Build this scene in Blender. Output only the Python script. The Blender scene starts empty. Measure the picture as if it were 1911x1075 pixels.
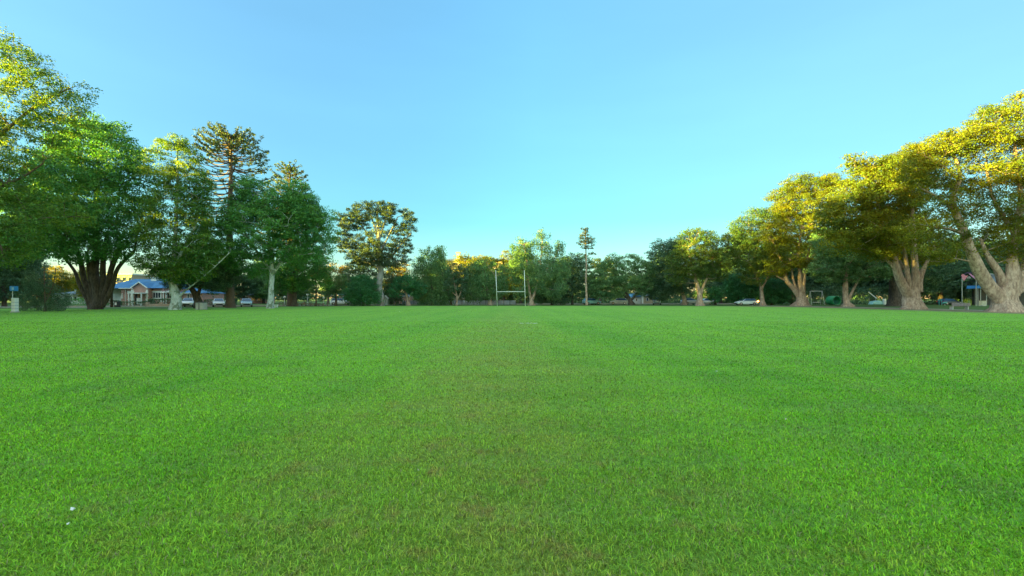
import bpy, math, random
import numpy as np
from mathutils import Vector, noise
PI = math.pi
S = bpy.context.scene
C = S.collection
F, HZ, CH = 800.0, 556.0, 1.6
def P(px, py, Y): return Vector(((px - 955.5) / F * Y, Y, CH + (HZ - py) / F * Y))
def G(px, Y): return Vector(((px - 955.5) / F * Y, Y, 0))

# ------------------------------------------------------------------ materials
def nt(name):
    m = bpy.data.materials.new(name); m.use_nodes = True
    t = m.node_tree; t.nodes.clear()
    out = t.nodes.new('ShaderNodeOutputMaterial')
    return m, t, out
def N(t, k, **kw):
    n = t.nodes.new(k)
    for a, b in kw.items():
        if a.startswith('i_'): n.inputs[a[2:].replace('_', ' ')].default_value = b
        else: setattr(n, a, b)
    return n
def L(t, a, b): t.links.new(a, b)
def rgb(c): return (c[0], c[1], c[2], 1)
def mixc(t, fac, a, b, mode='MIX'):
    n = t.nodes.new('ShaderNodeMix'); n.data_type = 'RGBA'; n.blend_type = mode
    for sock, v in ((n.inputs[0], fac), (n.inputs[6], a), (n.inputs[7], b)):
        if hasattr(v, 'is_linked'): L(t, v, sock)
        elif isinstance(v, (int, float)): sock.default_value = v
        else: sock.default_value = rgb(v)
    return n.outputs[2]
def ramp(t, src, lo, hi, a=0.0, b=1.0):
    n = t.nodes.new('ShaderNodeMapRange'); n.inputs[1].default_value = lo; n.inputs[2].default_value = hi
    n.inputs[3].default_value = a; n.inputs[4].default_value = b; L(t, src, n.inputs[0]); return n.outputs[0]
def noise_n(t, vec, scale, detail=3, rough=.55):
    n = t.nodes.new('ShaderNodeTexNoise'); n.inputs['Scale'].default_value = scale
    n.inputs['Detail'].default_value = detail; n.inputs['Roughness'].default_value = rough
    L(t, vec, n.inputs['Vector']); return n.outputs['Fac']
def mapping(t, vec, s):
    n = t.nodes.new('ShaderNodeMapping'); n.inputs['Scale'].default_value = s; L(t, vec, n.inputs[0]); return n.outputs[0]

def m_plain(name, c, rough=.6, c2=None, scale=3, bump=0.0, metal=0, spec=.5, coat=0):
    m, t, out = nt(name)
    p = N(t, 'ShaderNodeBsdfPrincipled', i_Roughness=rough, i_Metallic=metal)
    p.inputs['Specular IOR Level'].default_value = spec; p.inputs['Coat Weight'].default_value = coat
    tc = N(t, 'ShaderNodeTexCoord')
    f = noise_n(t, tc.outputs['Object'], scale, 4)
    c2 = c2 or tuple(v * .72 for v in c)
    L(t, mixc(t, ramp(t, f, .35, .65), c2, c), p.inputs['Base Color'])
    if bump:
        b = N(t, 'ShaderNodeBump', i_Strength=bump, i_Distance=.03); L(t, noise_n(t, tc.outputs['Object'], scale * 5, 4), b.inputs['Height']); L(t, b.outputs[0], p.inputs['Normal'])
    L(t, p.outputs[0], out.inputs[0]); return m

def m_leaf(name, a, b, trans, tw=.35, rough=.55, spec=.3):
    m, t, out = nt(name)
    g = N(t, 'ShaderNodeNewGeometry')
    cl = noise_n(t, g.outputs['Position'], .35, 2)
    c = mixc(t, ramp(t, cl, .35, .65), a, b)
    hsv = N(t, 'ShaderNodeHueSaturation')
    L(t, ramp(t, g.outputs['Random Per Island'], 0, 1, .55, 1.4), hsv.inputs['Value'])
    wn = N(t, 'ShaderNodeTexWhiteNoise', noise_dimensions='1D'); L(t, g.outputs['Random Per Island'], wn.inputs['W'])
    L(t, ramp(t, wn.outputs[0], 0, 1, .475, .515), hsv.inputs['Hue'])
    L(t, c, hsv.inputs['Color'])
    p = N(t, 'ShaderNodeBsdfPrincipled', i_Roughness=rough); p.inputs['Specular IOR Level'].default_value = spec
    L(t, hsv.outputs[0], p.inputs['Base Color'])
    tr = N(t, 'ShaderNodeBsdfTranslucent')
    L(t, mixc(t, 1.0, hsv.outputs[0], trans, 'MULTIPLY'), tr.inputs[0])
    mx = N(t, 'ShaderNodeMixShader'); mx.inputs[0].default_value = tw
    L(t, p.outputs[0], mx.inputs[1]); L(t, tr.outputs[0], mx.inputs[2]); L(t, mx.outputs[0], out.inputs[0]); return m

def m_bark(name, a, b, scale=2.0, patch=None, stretch=.25):
    m, t, out = nt(name)
    tc = N(t, 'ShaderNodeTexCoord'); v = mapping(t, tc.outputs['Object'], (1, 1, stretch))
    f = noise_n(t, v, scale * 3, 6, .7)
    c = mixc(t, ramp(t, f, .38, .62), a, b)
    c = mixc(t, ramp(t, noise_n(t, tc.outputs['Object'], .7, 3), .45, .7, 0, .45), c, a)
    if patch:
        f2 = noise_n(t, mapping(t, tc.outputs['Object'], (1, 1, .6)), scale * 1.1, 3, .6)
        c = mixc(t, ramp(t, f2, .52, .58), c, patch)
    p = N(t, 'ShaderNodeBsdfPrincipled', i_Roughness=.9); p.inputs['Specular IOR Level'].default_value = .2
    L(t, c, p.inputs['Base Color'])
    bp = N(t, 'ShaderNodeBump', i_Strength=.6, i_Distance=.08); L(t, f, bp.inputs['Height']); L(t, bp.outputs[0], p.inputs['Normal'])
    L(t, p.outputs[0], out.inputs[0]); return m

def m_brick(name, a, b, mortar, sc=1.0):
    m, t, out = nt(name)
    tc = N(t, 'ShaderNodeTexCoord')
    sx = N(t, 'ShaderNodeSeparateXYZ'); L(t, tc.outputs['Object'], sx.inputs[0])
    ad = N(t, 'ShaderNodeMath', operation='ADD'); L(t, sx.outputs[0], ad.inputs[0]); L(t, sx.outputs[1], ad.inputs[1])
    cb = N(t, 'ShaderNodeCombineXYZ'); L(t, ad.outputs[0], cb.inputs[0]); L(t, sx.outputs[2], cb.inputs[1])
    br = N(t, 'ShaderNodeTexBrick', i_Scale=sc, i_Color1=rgb(a), i_Color2=rgb(b), i_Mortar=rgb(mortar))
    br.inputs['Brick Width'].default_value = .24; br.inputs['Row Height'].default_value = .085; br.inputs['Mortar Size'].default_value = .008
    L(t, cb.outputs[0], br.inputs['Vector'])
    n = noise_n(t, tc.outputs['Object'], .8, 4)
    p = N(t, 'ShaderNodeBsdfPrincipled', i_Roughness=.85)
    L(t, mixc(t, ramp(t, n, .3, .7, 0, .35), br.outputs[0], tuple(v * .5 for v in a)), p.inputs['Base Color'])
    L(t, p.outputs[0], out.inputs[0]); return m

def m_ribbed(name, a, step=.3, axis=0, rough=.45):
    m, t, out = nt(name)
    tc = N(t, 'ShaderNodeTexCoord'); sx = N(t, 'ShaderNodeSeparateXYZ'); L(t, tc.outputs['Object'], sx.inputs[0])
    w = N(t, 'ShaderNodeMath', operation='MULTIPLY'); L(t, sx.outputs[axis], w.inputs[0]); w.inputs[1].default_value = 2 * PI / step
    s = N(t, 'ShaderNodeMath', operation='SINE'); L(t, w.outputs[0], s.inputs[0])
    p = N(t, 'ShaderNodeBsdfPrincipled', i_Roughness=rough)
    n = noise_n(t, tc.outputs['Object'], .7, 4)
    L(t, mixc(t, ramp(t, n, .35, .65), tuple(v * .7 for v in a), a), p.inputs['Base Color'])
    bp = N(t, 'ShaderNodeBump', i_Strength=.8, i_Distance=.04); L(t, s.outputs[0], bp.inputs['Height']); L(t, bp.outputs[0], p.inputs['Normal'])
    L(t, p.outputs[0], out.inputs[0]); return m

def m_glass(name, c=(.02, .03, .04), rough=.06):
    m, t, out = nt(name); p = N(t, 'ShaderNodeBsdfPrincipled', i_Roughness=rough)
    tc = N(t, 'ShaderNodeTexCoord'); n = noise_n(t, tc.outputs['Object'], 1.2, 2)
    L(t, mixc(t, n, c, tuple(v * 1.8 for v in c)), p.inputs['Base Color']); p.inputs['Specular IOR Level'].default_value = 1.0
    L(t, p.outputs[0], out.inputs[0]); return m

# the colour of the turf, read from world position: bright green, a worn olive strip up the middle, small bare spots
def turf_color(t, blade):
    g = N(t, 'ShaderNodeNewGeometry'); pos = g.outputs['Position']
    sx = N(t, 'ShaderNodeSeparateXYZ'); L(t, pos, sx.inputs[0])
    flat = N(t, 'ShaderNodeCombineXYZ'); L(t, sx.outputs[0], flat.inputs[0]); L(t, sx.outputs[1], flat.inputs[1]); pos = flat.outputs[0]
    big = noise_n(t, pos, .16, 5, .62)
    col = mixc(t, ramp(t, big, .38, .62), TURF_A, TURF_B)
    mow = noise_n(t, mapping(t, pos, (.10, .9, 1)), 1.0, 3, .6)
    col = mixc(t, ramp(t, mow, .42, .6, 0, .65), col, TURF_C)
    # faint oblique mowing passes
    stripe = noise_n(t, mapping(t, pos, (.55, .03, 1)), 1.0, 2, .5)
    col = mixc(t, ramp(t, stripe, .42, .58, 0, .7), col, TURF_B)
    med = noise_n(t, pos, .9, 4, .65)
    col = mixc(t, ramp(t, med, .5, .68, 0, .6), col, TURF_D)
    # worn strip
    wob = N(t, 'ShaderNodeMath', operation='MULTIPLY_ADD'); L(t, noise_n(t, pos, .22, 3), wob.inputs[0]); wob.inputs[1].default_value = 5.0; wob.inputs[2].default_value = -2.1
    ax = N(t, 'ShaderNodeMath', operation='ADD'); L(t, sx.outputs[0], ax.inputs[0]); L(t, wob.outputs[0], ax.inputs[1])
    ab = N(t, 'ShaderNodeMath', operation='ABSOLUTE'); L(t, ax.outputs[0], ab.inputs[0])
    strip0 = ramp(t, ab.outputs[0], .3, 3.2, 1, 0); fd = N(t, 'ShaderNodeMath', operation='MULTIPLY'); L(t, strip0, fd.inputs[0]); L(t, ramp(t, sx.outputs[1], 10, 55, 1, .35), fd.inputs[1]); strip = fd.outputs[0]
    patch = ramp(t, noise_n(t, pos, .6, 6, .7), .42, .60)
    mm = N(t, 'ShaderNodeMath', operation='MULTIPLY'); L(t, strip, mm.inputs[0]); L(t, patch, mm.inputs[1])
    m2 = N(t, 'ShaderNodeMath', operation='MULTIPLY_ADD', use_clamp=True); L(t, mm.outputs[0], m2.inputs[0]); m2.inputs[1].default_value = .35; m2.inputs[2].default_value = 0
    sm = N(t, 'ShaderNodeMath', operation='MULTIPLY_ADD', use_clamp=True); L(t, strip, sm.inputs[0]); sm.inputs[1].default_value = .42; L(t, m2.outputs[0], sm.inputs[2])
    col = mixc(t, sm.outputs[0], col, TURF_OLIVE)
    # bare/brown spots close in the strip
    sp = ramp(t, noise_n(t, pos, 2.1, 6, .75), .53, .64)
    near = ramp(t, sx.outputs[1], 3, 14, 1, 0)
    bb = N(t, 'ShaderNodeMath', operation='MULTIPLY'); L(t, sp, bb.inputs[0]); L(t, near, bb.inputs[1])
    wide = ramp(t, ab.outputs[0], .8, 3.5, .7, .05)
    b2 = N(t, 'ShaderNodeMath', operation='MULTIPLY'); L(t, bb.outputs[0], b2.inputs[0]); L(t, wide, b2.inputs[1])
    col = mixc(t, b2.outputs[0], col, TURF_BROWN)
    # the touchline side wears through to dirt
    ex = N(t, 'ShaderNodeMath', operation='MULTIPLY_ADD'); L(t, noise_n(t, pos, .5, 5, .7), ex.inputs[0]); ex.inputs[1].default_value = 5.0; L(t, sx.outputs[0], ex.inputs[2])
    col = mixc(t, ramp(t, ex.outputs[0], 51.0, 54.2, 0, .85), col, (.24, .19, .12))
    return g, col, pos
TURF_A = (.135, .39, .016); TURF_B = (.21, .46, .024); TURF_C = (.095, .31, .016); TURF_D = (.18, .32, .055)
TURF_OLIVE = (.31, .34, .06); TURF_BROWN = (.34, .24, .075)

def m_turf():
    m, t, out = nt('turf')
    g, col, pos = turf_color(t, False)
    fine = noise_n(t, pos, 14, 5, .75)
    col = mixc(t, ramp(t, fine, .3, .68, .85, 0), col, (.03, .09, .012))
    p = N(t, 'ShaderNodeBsdfPrincipled', i_Roughness=1.0); p.inputs['Specular IOR Level'].default_value = .02
    p.inputs['Sheen Weight'].default_value = .22; p.inputs['Sheen Roughness'].default_value = .6; p.inputs['Sheen Tint'].default_value = (.75, 1, .45, 1)
    
    L(t, col, p.inputs['Base Color'])
    bp = N(t, 'ShaderNodeBump', i_Strength=.6, i_Distance=.04); L(t, fine, bp.inputs['Height']); L(t, bp.outputs[0], p.inputs['Normal'])
    L(t, p.outputs[0], out.inputs[0]); return m
def m_blade():
    m, t, out = nt('grass_blade')
    g, col, pos = turf_color(t, True)
    hsv = N(t, 'ShaderNodeHueSaturation'); L(t, col, hsv.inputs['Color'])
    L(t, ramp(t, g.outputs['Random Per Island'], 0, 1, .4, 1.9), hsv.inputs['Value'])
    wn = N(t, 'ShaderNodeTexWhiteNoise', noise_dimensions='1D'); L(t, g.outputs['Random Per Island'], wn.inputs['W'])
    L(t, ramp(t, wn.outputs[0], 0, 1, .465, .515), hsv.inputs['Hue'])
    dry = ramp(t, wn.outputs[0], .955, .96)
    c = mixc(t, dry, hsv.outputs[0], (.34, .3, .15))
    p = N(t, 'ShaderNodeBsdfPrincipled', i_Roughness=.6); p.inputs['Specular IOR Level'].default_value = .12
    L(t, c, p.inputs['Base Color'])
    tr = N(t, 'ShaderNodeBsdfTranslucent'); L(t, c, tr.inputs[0])
    mx = N(t, 'ShaderNodeMixShader'); mx.inputs[0].default_value = .3
    L(t, p.outputs[0], mx.inputs[1]); L(t, tr.outputs[0], mx.inputs[2]); L(t, mx.outputs[0], out.inputs[0]); return m

M = {}
M['turf'] = m_turf(); M['blade'] = m_blade()
M['verge'] = m_plain('verge_grass', (.07, .17, .035), .95, (.10, .12, .05), .5, .5, spec=.1)
M['dirt'] = m_plain('bare_dirt', (.30, .22, .15), .95, (.17, .16, .08), .7, .5, spec=.1)
M['asphalt'] = m_plain('asphalt', (.06, .06, .065), .9, (.045, .045, .05), 1, .3)
M['concrete'] = m_plain('concrete', (.42, .4, .36), .85, (.32, .3, .27), 1.5, .2)
M['plane'] = m_leaf('plane_leaf', (.06, .19, .045), (.12, .25, .04), (2.4, 1.4, .3), .4)
M['planedark'] = m_leaf('deep_green_leaf', (.06, .22, .065), (.11, .3, .065), (1.6, 1.3, .5))
M['camphor'] = m_leaf('camphor_leaf', (.085, .15, .035), (.17, .21, .02), (3.0, 1.6, .2), .45, spec=.12)
M['campshade'] = m_leaf('camphor_shade_leaf', (.065, .14, .05), (.12, .18, .035), (2.6, 1.5, .25), .4, spec=.15)  # camphor leaf darkened with painted shade for the two less sunlit crowns
M['dark'] = m_leaf('dark_evergreen_leaf', (.065, .14, .088), (.095, .175, .085), (1.6, 1.2, .4), .25)
M['blue'] = m_leaf('feathery_leaf', (.09, .17, .11), (.12, .2, .11), (1.3, 1.2, .6), .25)
M['mid'] = m_leaf('mid_green_leaf', (.1, .22, .105), (.15, .27, .1), (1.6, 1.3, .45))
M['shrub'] = m_leaf('shrub_leaf', (.05, .19, .085), (.07, .24, .09), (1.4, 1.2, .5), .25)
M['lime'] = m_leaf('lime_hedge_leaf', (.16, .42, .03), (.2, .48, .04), (1.2, 1.1, .4), .3)
M['gold'] = m_leaf('sun_tinted_leaf', (.2, .2, .035), (.28, .22, .03), (1.5, 1.1, .4), .4)  # warm low sunlight painted into the leaf colour
M['bunya'] = m_leaf('bunya_leaf', (.07, .12, .05), (.10, .15, .05), (1.4, 1.2, .5), .2)
M['kauri'] = m_leaf('kauri_leaf', (.065, .12, .075), (.10, .15, .075), (1.7, 1.3, .4), .3)
M['bark'] = m_bark('brown_bark', (.09, .06, .045), (.2, .15, .11))
M['barkpale'] = m_bark('pale_grey_bark', (.24, .155, .115), (.56, .4, .31), 1.6, None, .3)
M['barkwhite'] = m_bark('mottled_white_bark', (.38, .4, .38), (.6, .62, .6), 1.5, (.2, .23, .17), .6)
M['barkdark'] = m_bark('dark_bark', (.055, .042, .036), (.15, .112, .09))
M['barkkauri'] = m_bark('smooth_grey_bark', (.3, .28, .28), (.4, .37, .36), 1.0, (.24, .2, .17), .3)
M['barkbunya'] = m_bark('red_brown_bark', (.11, .075, .06), (.2, .14, .11), 2, None, 3.0)
M['white'] = m_plain('white_paint', (.8, .8, .78), .4, (.7, .7, .68), 2)
M['cream'] = m_plain('cream_render', (.78, .76, .7), .8, (.66, .64, .58), 1.5, .1)
M['brick'] = m_brick('red_brick', (.46, .2, .16), (.36, .15, .12), (.6, .55, .5))
M['brick2'] = m_brick('tan_brick', (.42, .3, .2), (.36, .25, .16), (.5, .45, .38))  # plain tan brick, shared by several buildings and the garden wall
M['roofblue'] = m_ribbed('blue_steel_roof', (.05, .19, .4), .35, rough=.65)
M['roofgrey'] = m_ribbed('grey_steel_roof', (.13, .16, .2), .35)
M['clad'] = m_ribbed('white_weatherboard', (.7, .72, .7), .18, 2, .6)
M['fence'] = m_ribbed('grey_blue_fence_sheet', (.5, .55, .7), .25)
M['glass'] = m_glass('window_glass'); M['carglass'] = m_glass('car_glass', (.03, .07, .14), .05)
M['tyre'] = m_plain('tyre_rubber', (.02, .02, .02), .8); M['alloy'] = m_plain('wheel_alloy', (.5, .5, .5), .35, metal=.8)
M['trim'] = m_plain('black_trim', (.02, .02, .022), .5); M['lampglass'] = m_plain('headlamp_plastic', (.75, .77, .8), .15)
M['redlamp'] = m_plain('tail_lamp_plastic', (.4, .02, .02), .2)
M['timber'] = m_plain('weathered_timber', (.27, .2, .14), .8, (.17, .12, .09), 3, .3)
M['mauve'] = m_plain('mauve_painted_slats', (.3, .24, .28), .6); M['steel'] = m_plain('galvanised_steel', (.45, .46, .47), .4, metal=.6)
M['palepost'] = m_plain('pale_post_paint', (.62, .64, .6), .6); M['postblue'] = m_plain('blue_paint', (.05, .3, .7), .5, (.04, .25, .62))
M['pink'] = m_plain('pink_panel', (.9, .42, .7), .6, (.8, .36, .62)); M['salmon'] = m_plain('salmon_panel', (.95, .35, .42), .6, (.88, .3, .38))
M['purple'] = m_plain('purple_shell', (.16, .09, .22), .6); M['green'] = m_plain('green_plastic', (.02, .3, .13), .4, (.02, .24, .1))
M['teal'] = m_plain('teal_paint', (.08, .42, .42), .4)
M['darkmetal'] = m_plain('dark_metal', (.05, .055, .06), .5)
M['litter'] = m_plain('white_paper', (.85, .85, .88), .7)
M['paleleaf'] = m_plain('pale_dry_leaf', (.42, .46, .28), .8)
M['deadleaf'] = m_plain('dead_leaf', (.12, .07, .03), .8)
def m_emit(name, c, s):
    m, t, out = nt(name); e = N(t, 'ShaderNodeEmission', i_Strength=s); e.inputs[0].default_value = rgb(c); L(t, e.outputs[0], out.inputs[0]); return m
M['litlamp'] = m_emit('lit_orange_lamp', (1, .35, .05), 4.0)
def m_paint(name, c): return m_plain(name, c, .3, tuple(v * .93 for v in c), 1, coat=.6)
M['carwhite'] = m_paint('white_car_paint', (.75, .78, .8)); M['carblue'] = m_paint('pale_blue_car_paint', (.4, .6, .75))
M['cardark'] = m_paint('dark_car_paint', (.04, .05, .07)); M['carteal'] = m_paint('teal_car_paint', (.3, .6, .62)); M['carsilver'] = m_paint('silver_car_paint', (.45, .47, .5))

# ------------------------------------------------------------------ object helpers
def tag(o, label=None, cat=None, group=None, kind=None):
    if label: o['label'] = label
    if cat: o['category'] = cat
    if group: o['group'] = group
    if kind: o['kind'] = kind
    return o
def thing(name, label, cat, loc=(0, 0, 0), rz=0, group=None):
    o = bpy.data.objects.new(name, None); C.objects.link(o); o.location = loc; o.rotation_euler = (0, 0, rz)
    o.empty_display_size = .2
    return tag(o, label, cat, group)
def link(name, me, mat, parent=None, smooth=False):
    o = bpy.data.objects.new(name, me); C.objects.link(o)
    if mat is not None: me.materials.append(mat)
    if parent is not None: o.parent = parent
    if smooth: me.polygons.foreach_set('use_smooth', np.ones(len(me.polygons), dtype=bool))
    return o
def np_mesh(name, V, Fa, k):
    me = bpy.data.meshes.new(name); n = len(Fa)
    me.vertices.add(len(V)); me.vertices.foreach_set('co', np.asarray(V, np.float32).ravel())
    me.loops.add(n * k); me.loops.foreach_set('vertex_index', np.asarray(Fa, np.int32).ravel())
    me.polygons.add(n); me.polygons.foreach_set('loop_start', np.arange(0, n * k, k, dtype=np.int32))
    me.polygons.foreach_set('loop_total', np.full(n, k, np.int32))
    me.update(calc_edges=True); return me
def root_of(o):
    while o.parent: o = o.parent
    return o
class MB:
    def __init__(s): s.v = []; s.f = []
    def box(s, x0, x1, y0, y1, z0, z1):
        n = len(s.v); s.v += [(x, y, z) for z in (z0, z1) for y in (y0, y1) for x in (x0, x1)]
        s.f += [tuple(n + i for i in q) for q in ((0, 2, 3, 1), (4, 5, 7, 6), (0, 1, 5, 4), (2, 6, 7, 3), (0, 4, 6, 2), (1, 3, 7, 5))]; return s
    def prism(s, poly, axis, a, b):
        n = len(s.v); k = len(poly)
        def mk(p, d): return (d, p[0], p[1]) if axis == 'x' else ((p[0], d, p[1]) if axis == 'y' else (p[0], p[1], d))
        s.v += [mk(p, a) for p in poly] + [mk(p, b) for p in poly]
        s.f += [tuple(n + i for i in range(k)), tuple(n + k + i for i in reversed(range(k)))]
        s.f += [(n + i, n + k + i, n + k + (i + 1) % k, n + (i + 1) % k) for i in range(k)]; return s
    def poly(s, pts):
        n = len(s.v); s.v += [tuple(p) for p in pts]; s.f.append(tuple(range(n, n + len(pts)))); return s
    def tube(s, pts, r, sides=8, cap=True):
        pts = [Vector(p) for p in pts]; r = r if isinstance(r, (list, tuple)) else [r] * len(pts)
        n0 = len(s.v)
        for i, p in enumerate(pts):
            d = (pts[min(i + 1, len(pts) - 1)] - pts[max(i - 1, 0)]).normalized()
            u = d.cross(Vector((0, 0, 1)) if abs(d.z) < .9 else Vector((1, 0, 0))).normalized(); w = d.cross(u)
            for j in range(sides):
                a = 2 * PI * j / sides; s.v.append(tuple(p + (u * math.cos(a) + w * math.sin(a)) * r[i]))
        for i in range(len(pts) - 1):
            for j in range(sides):
                a = n0 + i * sides + j; b = n0 + i * sides + (j + 1) % sides; s.f.append((a, b, b + sides, a + sides))
        if cap:
            s.f.append(tuple(n0 + j for j in reversed(range(sides)))); m = n0 + (len(pts) - 1) * sides; s.f.append(tuple(m + j for j in range(sides)))
        return s
    def lathe(s, c, prof, sides=14):
        return s.tube([(c[0], c[1], c[2] + z) for r, z in prof], [max(r, .001) for r, z in prof], sides)
    def build(s, name, mat, parent=None, bevel=0, smooth=False, world=True):
        off = Vector((0, 0, 0))
        if parent is not None and world: off = Vector(root_of(parent).location)
        me = bpy.data.meshes.new(name); me.from_pydata([tuple(Vector(v) - off) for v in s.v], [], s.f); me.update()
        import bmesh
        bm = bmesh.new(); bm.from_mesh(me); bmesh.ops.recalc_face_normals(bm, faces=bm.faces[:]); bm.to_mesh(me); bm.free()
        o = link(name, me, mat, parent, smooth)
        if bevel:
            b = o.modifiers.new('bevel', 'BEVEL'); b.width = bevel; b.segments = 2; b.limit_method = 'ANGLE'
        return o
def copy_tree(o, parent=None):
    c = o.copy(); C.objects.link(c)
    c.parent = parent
    for ch in list(o.children): copy_tree(ch, c)
    return c

# ------------------------------------------------------------------ leaves and branches (numpy)
def unit(a): return a / np.maximum(np.linalg.norm(a, axis=-1, keepdims=True), 1e-6)
def leaf_arrays(cent, rad, per, size, rng, flat=.62, droop=0., up=.45, aspect=.6):
    n = len(cent); N_ = n * per
    d = unit(rng.normal(size=(N_, 3))); rr = rng.uniform(.25, 1.0, (N_, 1)) ** .5
    rep = np.repeat(cent, per, 0); rd = np.repeat(rad, per)[:, None]
    # each clump is made of a few sub-tufts, so that its edge stays ragged
    k = 7
    tuft = unit(rng.normal(size=(n, k, 3))) * rng.uniform(.35, 1.0, (n, k, 1)); tuft[..., 2] *= .8
    pick = tuft[np.repeat(np.arange(n), per), rng.integers(0, k, N_)]
    off = (pick * .72 + d * rr * .42) * rd
    off[:, 2] *= flat
    if droop: off[:, 2] -= rng.uniform(0, 1, N_) ** 1.3 * droop * rd[:, 0]
    c = rep + off
    nr = unit(d * .5 + unit(pick) * .4 + np.array([0, 0, up]) + rng.normal(size=(N_, 3)) * .55)
    t = unit(np.cross(nr, rng.normal(size=(N_, 3))))
    if droop: t = unit(t * .35 + np.array([0, 0, -1.0])); nr = unit(np.cross(t, rng.normal(size=(N_, 3))))
    b = np.cross(nr, t)
    s = (size * rng.uniform(.6, 1.35, (N_, 1)))
    v = np.stack([c - t * s * .5, c + b * s * aspect * .5 + nr * s * .1, c + t * s * .5, c - b * s * aspect * .5 + nr * s * .1], 1).reshape(-1, 3)
    return v
def ell_clumps(blobs, sp, rng, gap, seed):
    out = []
    for (c, r, dens) in blobs:
        a, b, h = r; p = 1.6
        area = 4 * PI * ((((a * b) ** p + (a * h) ** p + (b * h) ** p) / 3) ** (1 / p))
        n = int(area / (sp * sp) * 1.5 * dens) + 3
        got = 0
        for _ in range(n * 6):
            if got >= n: break
            d = unit(rng.normal(size=3)); q = rng.uniform(.35, 1.0) ** .6
            p_ = c + d * r * q * 1.06
            if gap > -1 and noise.noise(Vector(p_) * .33 + Vector((seed * 3.1, 0, 0))) < gap: got += .3; continue
            if p_[2] < .4: continue
            if out:
                o = np.array(out[-250:])
                if (np.linalg.norm(o - p_, axis=1).min() < sp * .5): continue
            out.append(p_); got += 1
    return np.array(out)
def smooth_line(pts, step=.8):
    P_ = [np.array(p, float) for p in pts]; out = []
    for i in range(len(P_) - 1):
        p0 = P_[max(i - 1, 0)]; p1 = P_[i]; p2 = P_[i + 1]; p3 = P_[min(i + 2, len(P_) - 1)]
        n = max(1, int(np.linalg.norm(p2[:3] - p1[:3]) / step))
        for j in range(n):
            u = j / n
            q = .5 * ((2 * p1) + (-p0 + p2) * u + (2 * p0 - 5 * p1 + 4 * p2 - p3) * u * u + (-p0 + 3 * p1 - 3 * p2 + p3) * u ** 3)
            q[3] = p1[3] * (1 - u) + p2[3] * u
            out.append(q)
    out.append(P_[-1]); return np.array(out)
class Tubes:
    def __init__(s): s.V = []; s.Q = []; s.n = 0
    def add(s, pts, rad, sides, rough=.0, seed=0, flare=0):
        pts = np.asarray(pts, float); m = len(pts)
        d = np.gradient(pts, axis=0) if m > 1 else np.array([[0, 0, 1.]]); d = unit(d)
        ref = np.where(np.abs(d[:, 2:3]) < .85, np.array([[0, 0, 1.]]), np.array([[1., 0, 0]]))
        ref = np.where(np.abs(d[:, 2:3]).mean() < .75, np.array([[0, 0, 1.]]), np.array([[1., 0, 0]])) * np.ones((m, 1))
        u = unit(np.cross(d, ref)); w = np.cross(d, u)
        a = np.linspace(0, 2 * PI, sides, endpoint=False)
        R = np.repeat(np.asarray(rad, float)[:, None], sides, 1)
        if rough:
            ph = seed * 1.7
            h = np.arange(m)[:, None]
            R = R * (1 + rough * (np.sin(3 * a + ph + h * .22) * .5 + np.sin(5 * a + ph * 2 - h * .35) * .35 + np.sin(2 * a + h * .6 + ph) * .3))
        if flare:
            z = (pts[:, 2] - pts[0, 2])[:, None]
            R = R * (1 + flare * np.exp(-z / .45) * (.55 + .45 * np.sin(6 * a + seed) + .3 * np.sin(9 * a + seed * 2)))
        v = pts[:, None, :] + (u[:, None, :] * np.cos(a)[None, :, None] + w[:, None, :] * np.sin(a)[None, :, None]) * R[:, :, None]
        s.V.append(v.reshape(-1, 3))
        i = np.arange(m - 1)[:, None]; j = np.arange(sides)[None, :]
        A = s.n + i * sides + j; B = s.n + i * sides + (j + 1) % sides
        s.Q.append(np.stack([A, B, B + sides, A + sides], -1).reshape(-1, 4)); s.n += m * sides
    def build(s, name, mat, parent, off):
        if not s.V: return None
        me = np_mesh(name, np.concatenate(s.V) - off, np.concatenate(s.Q), 4)
        return link(name, me, mat, parent, True)

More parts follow.
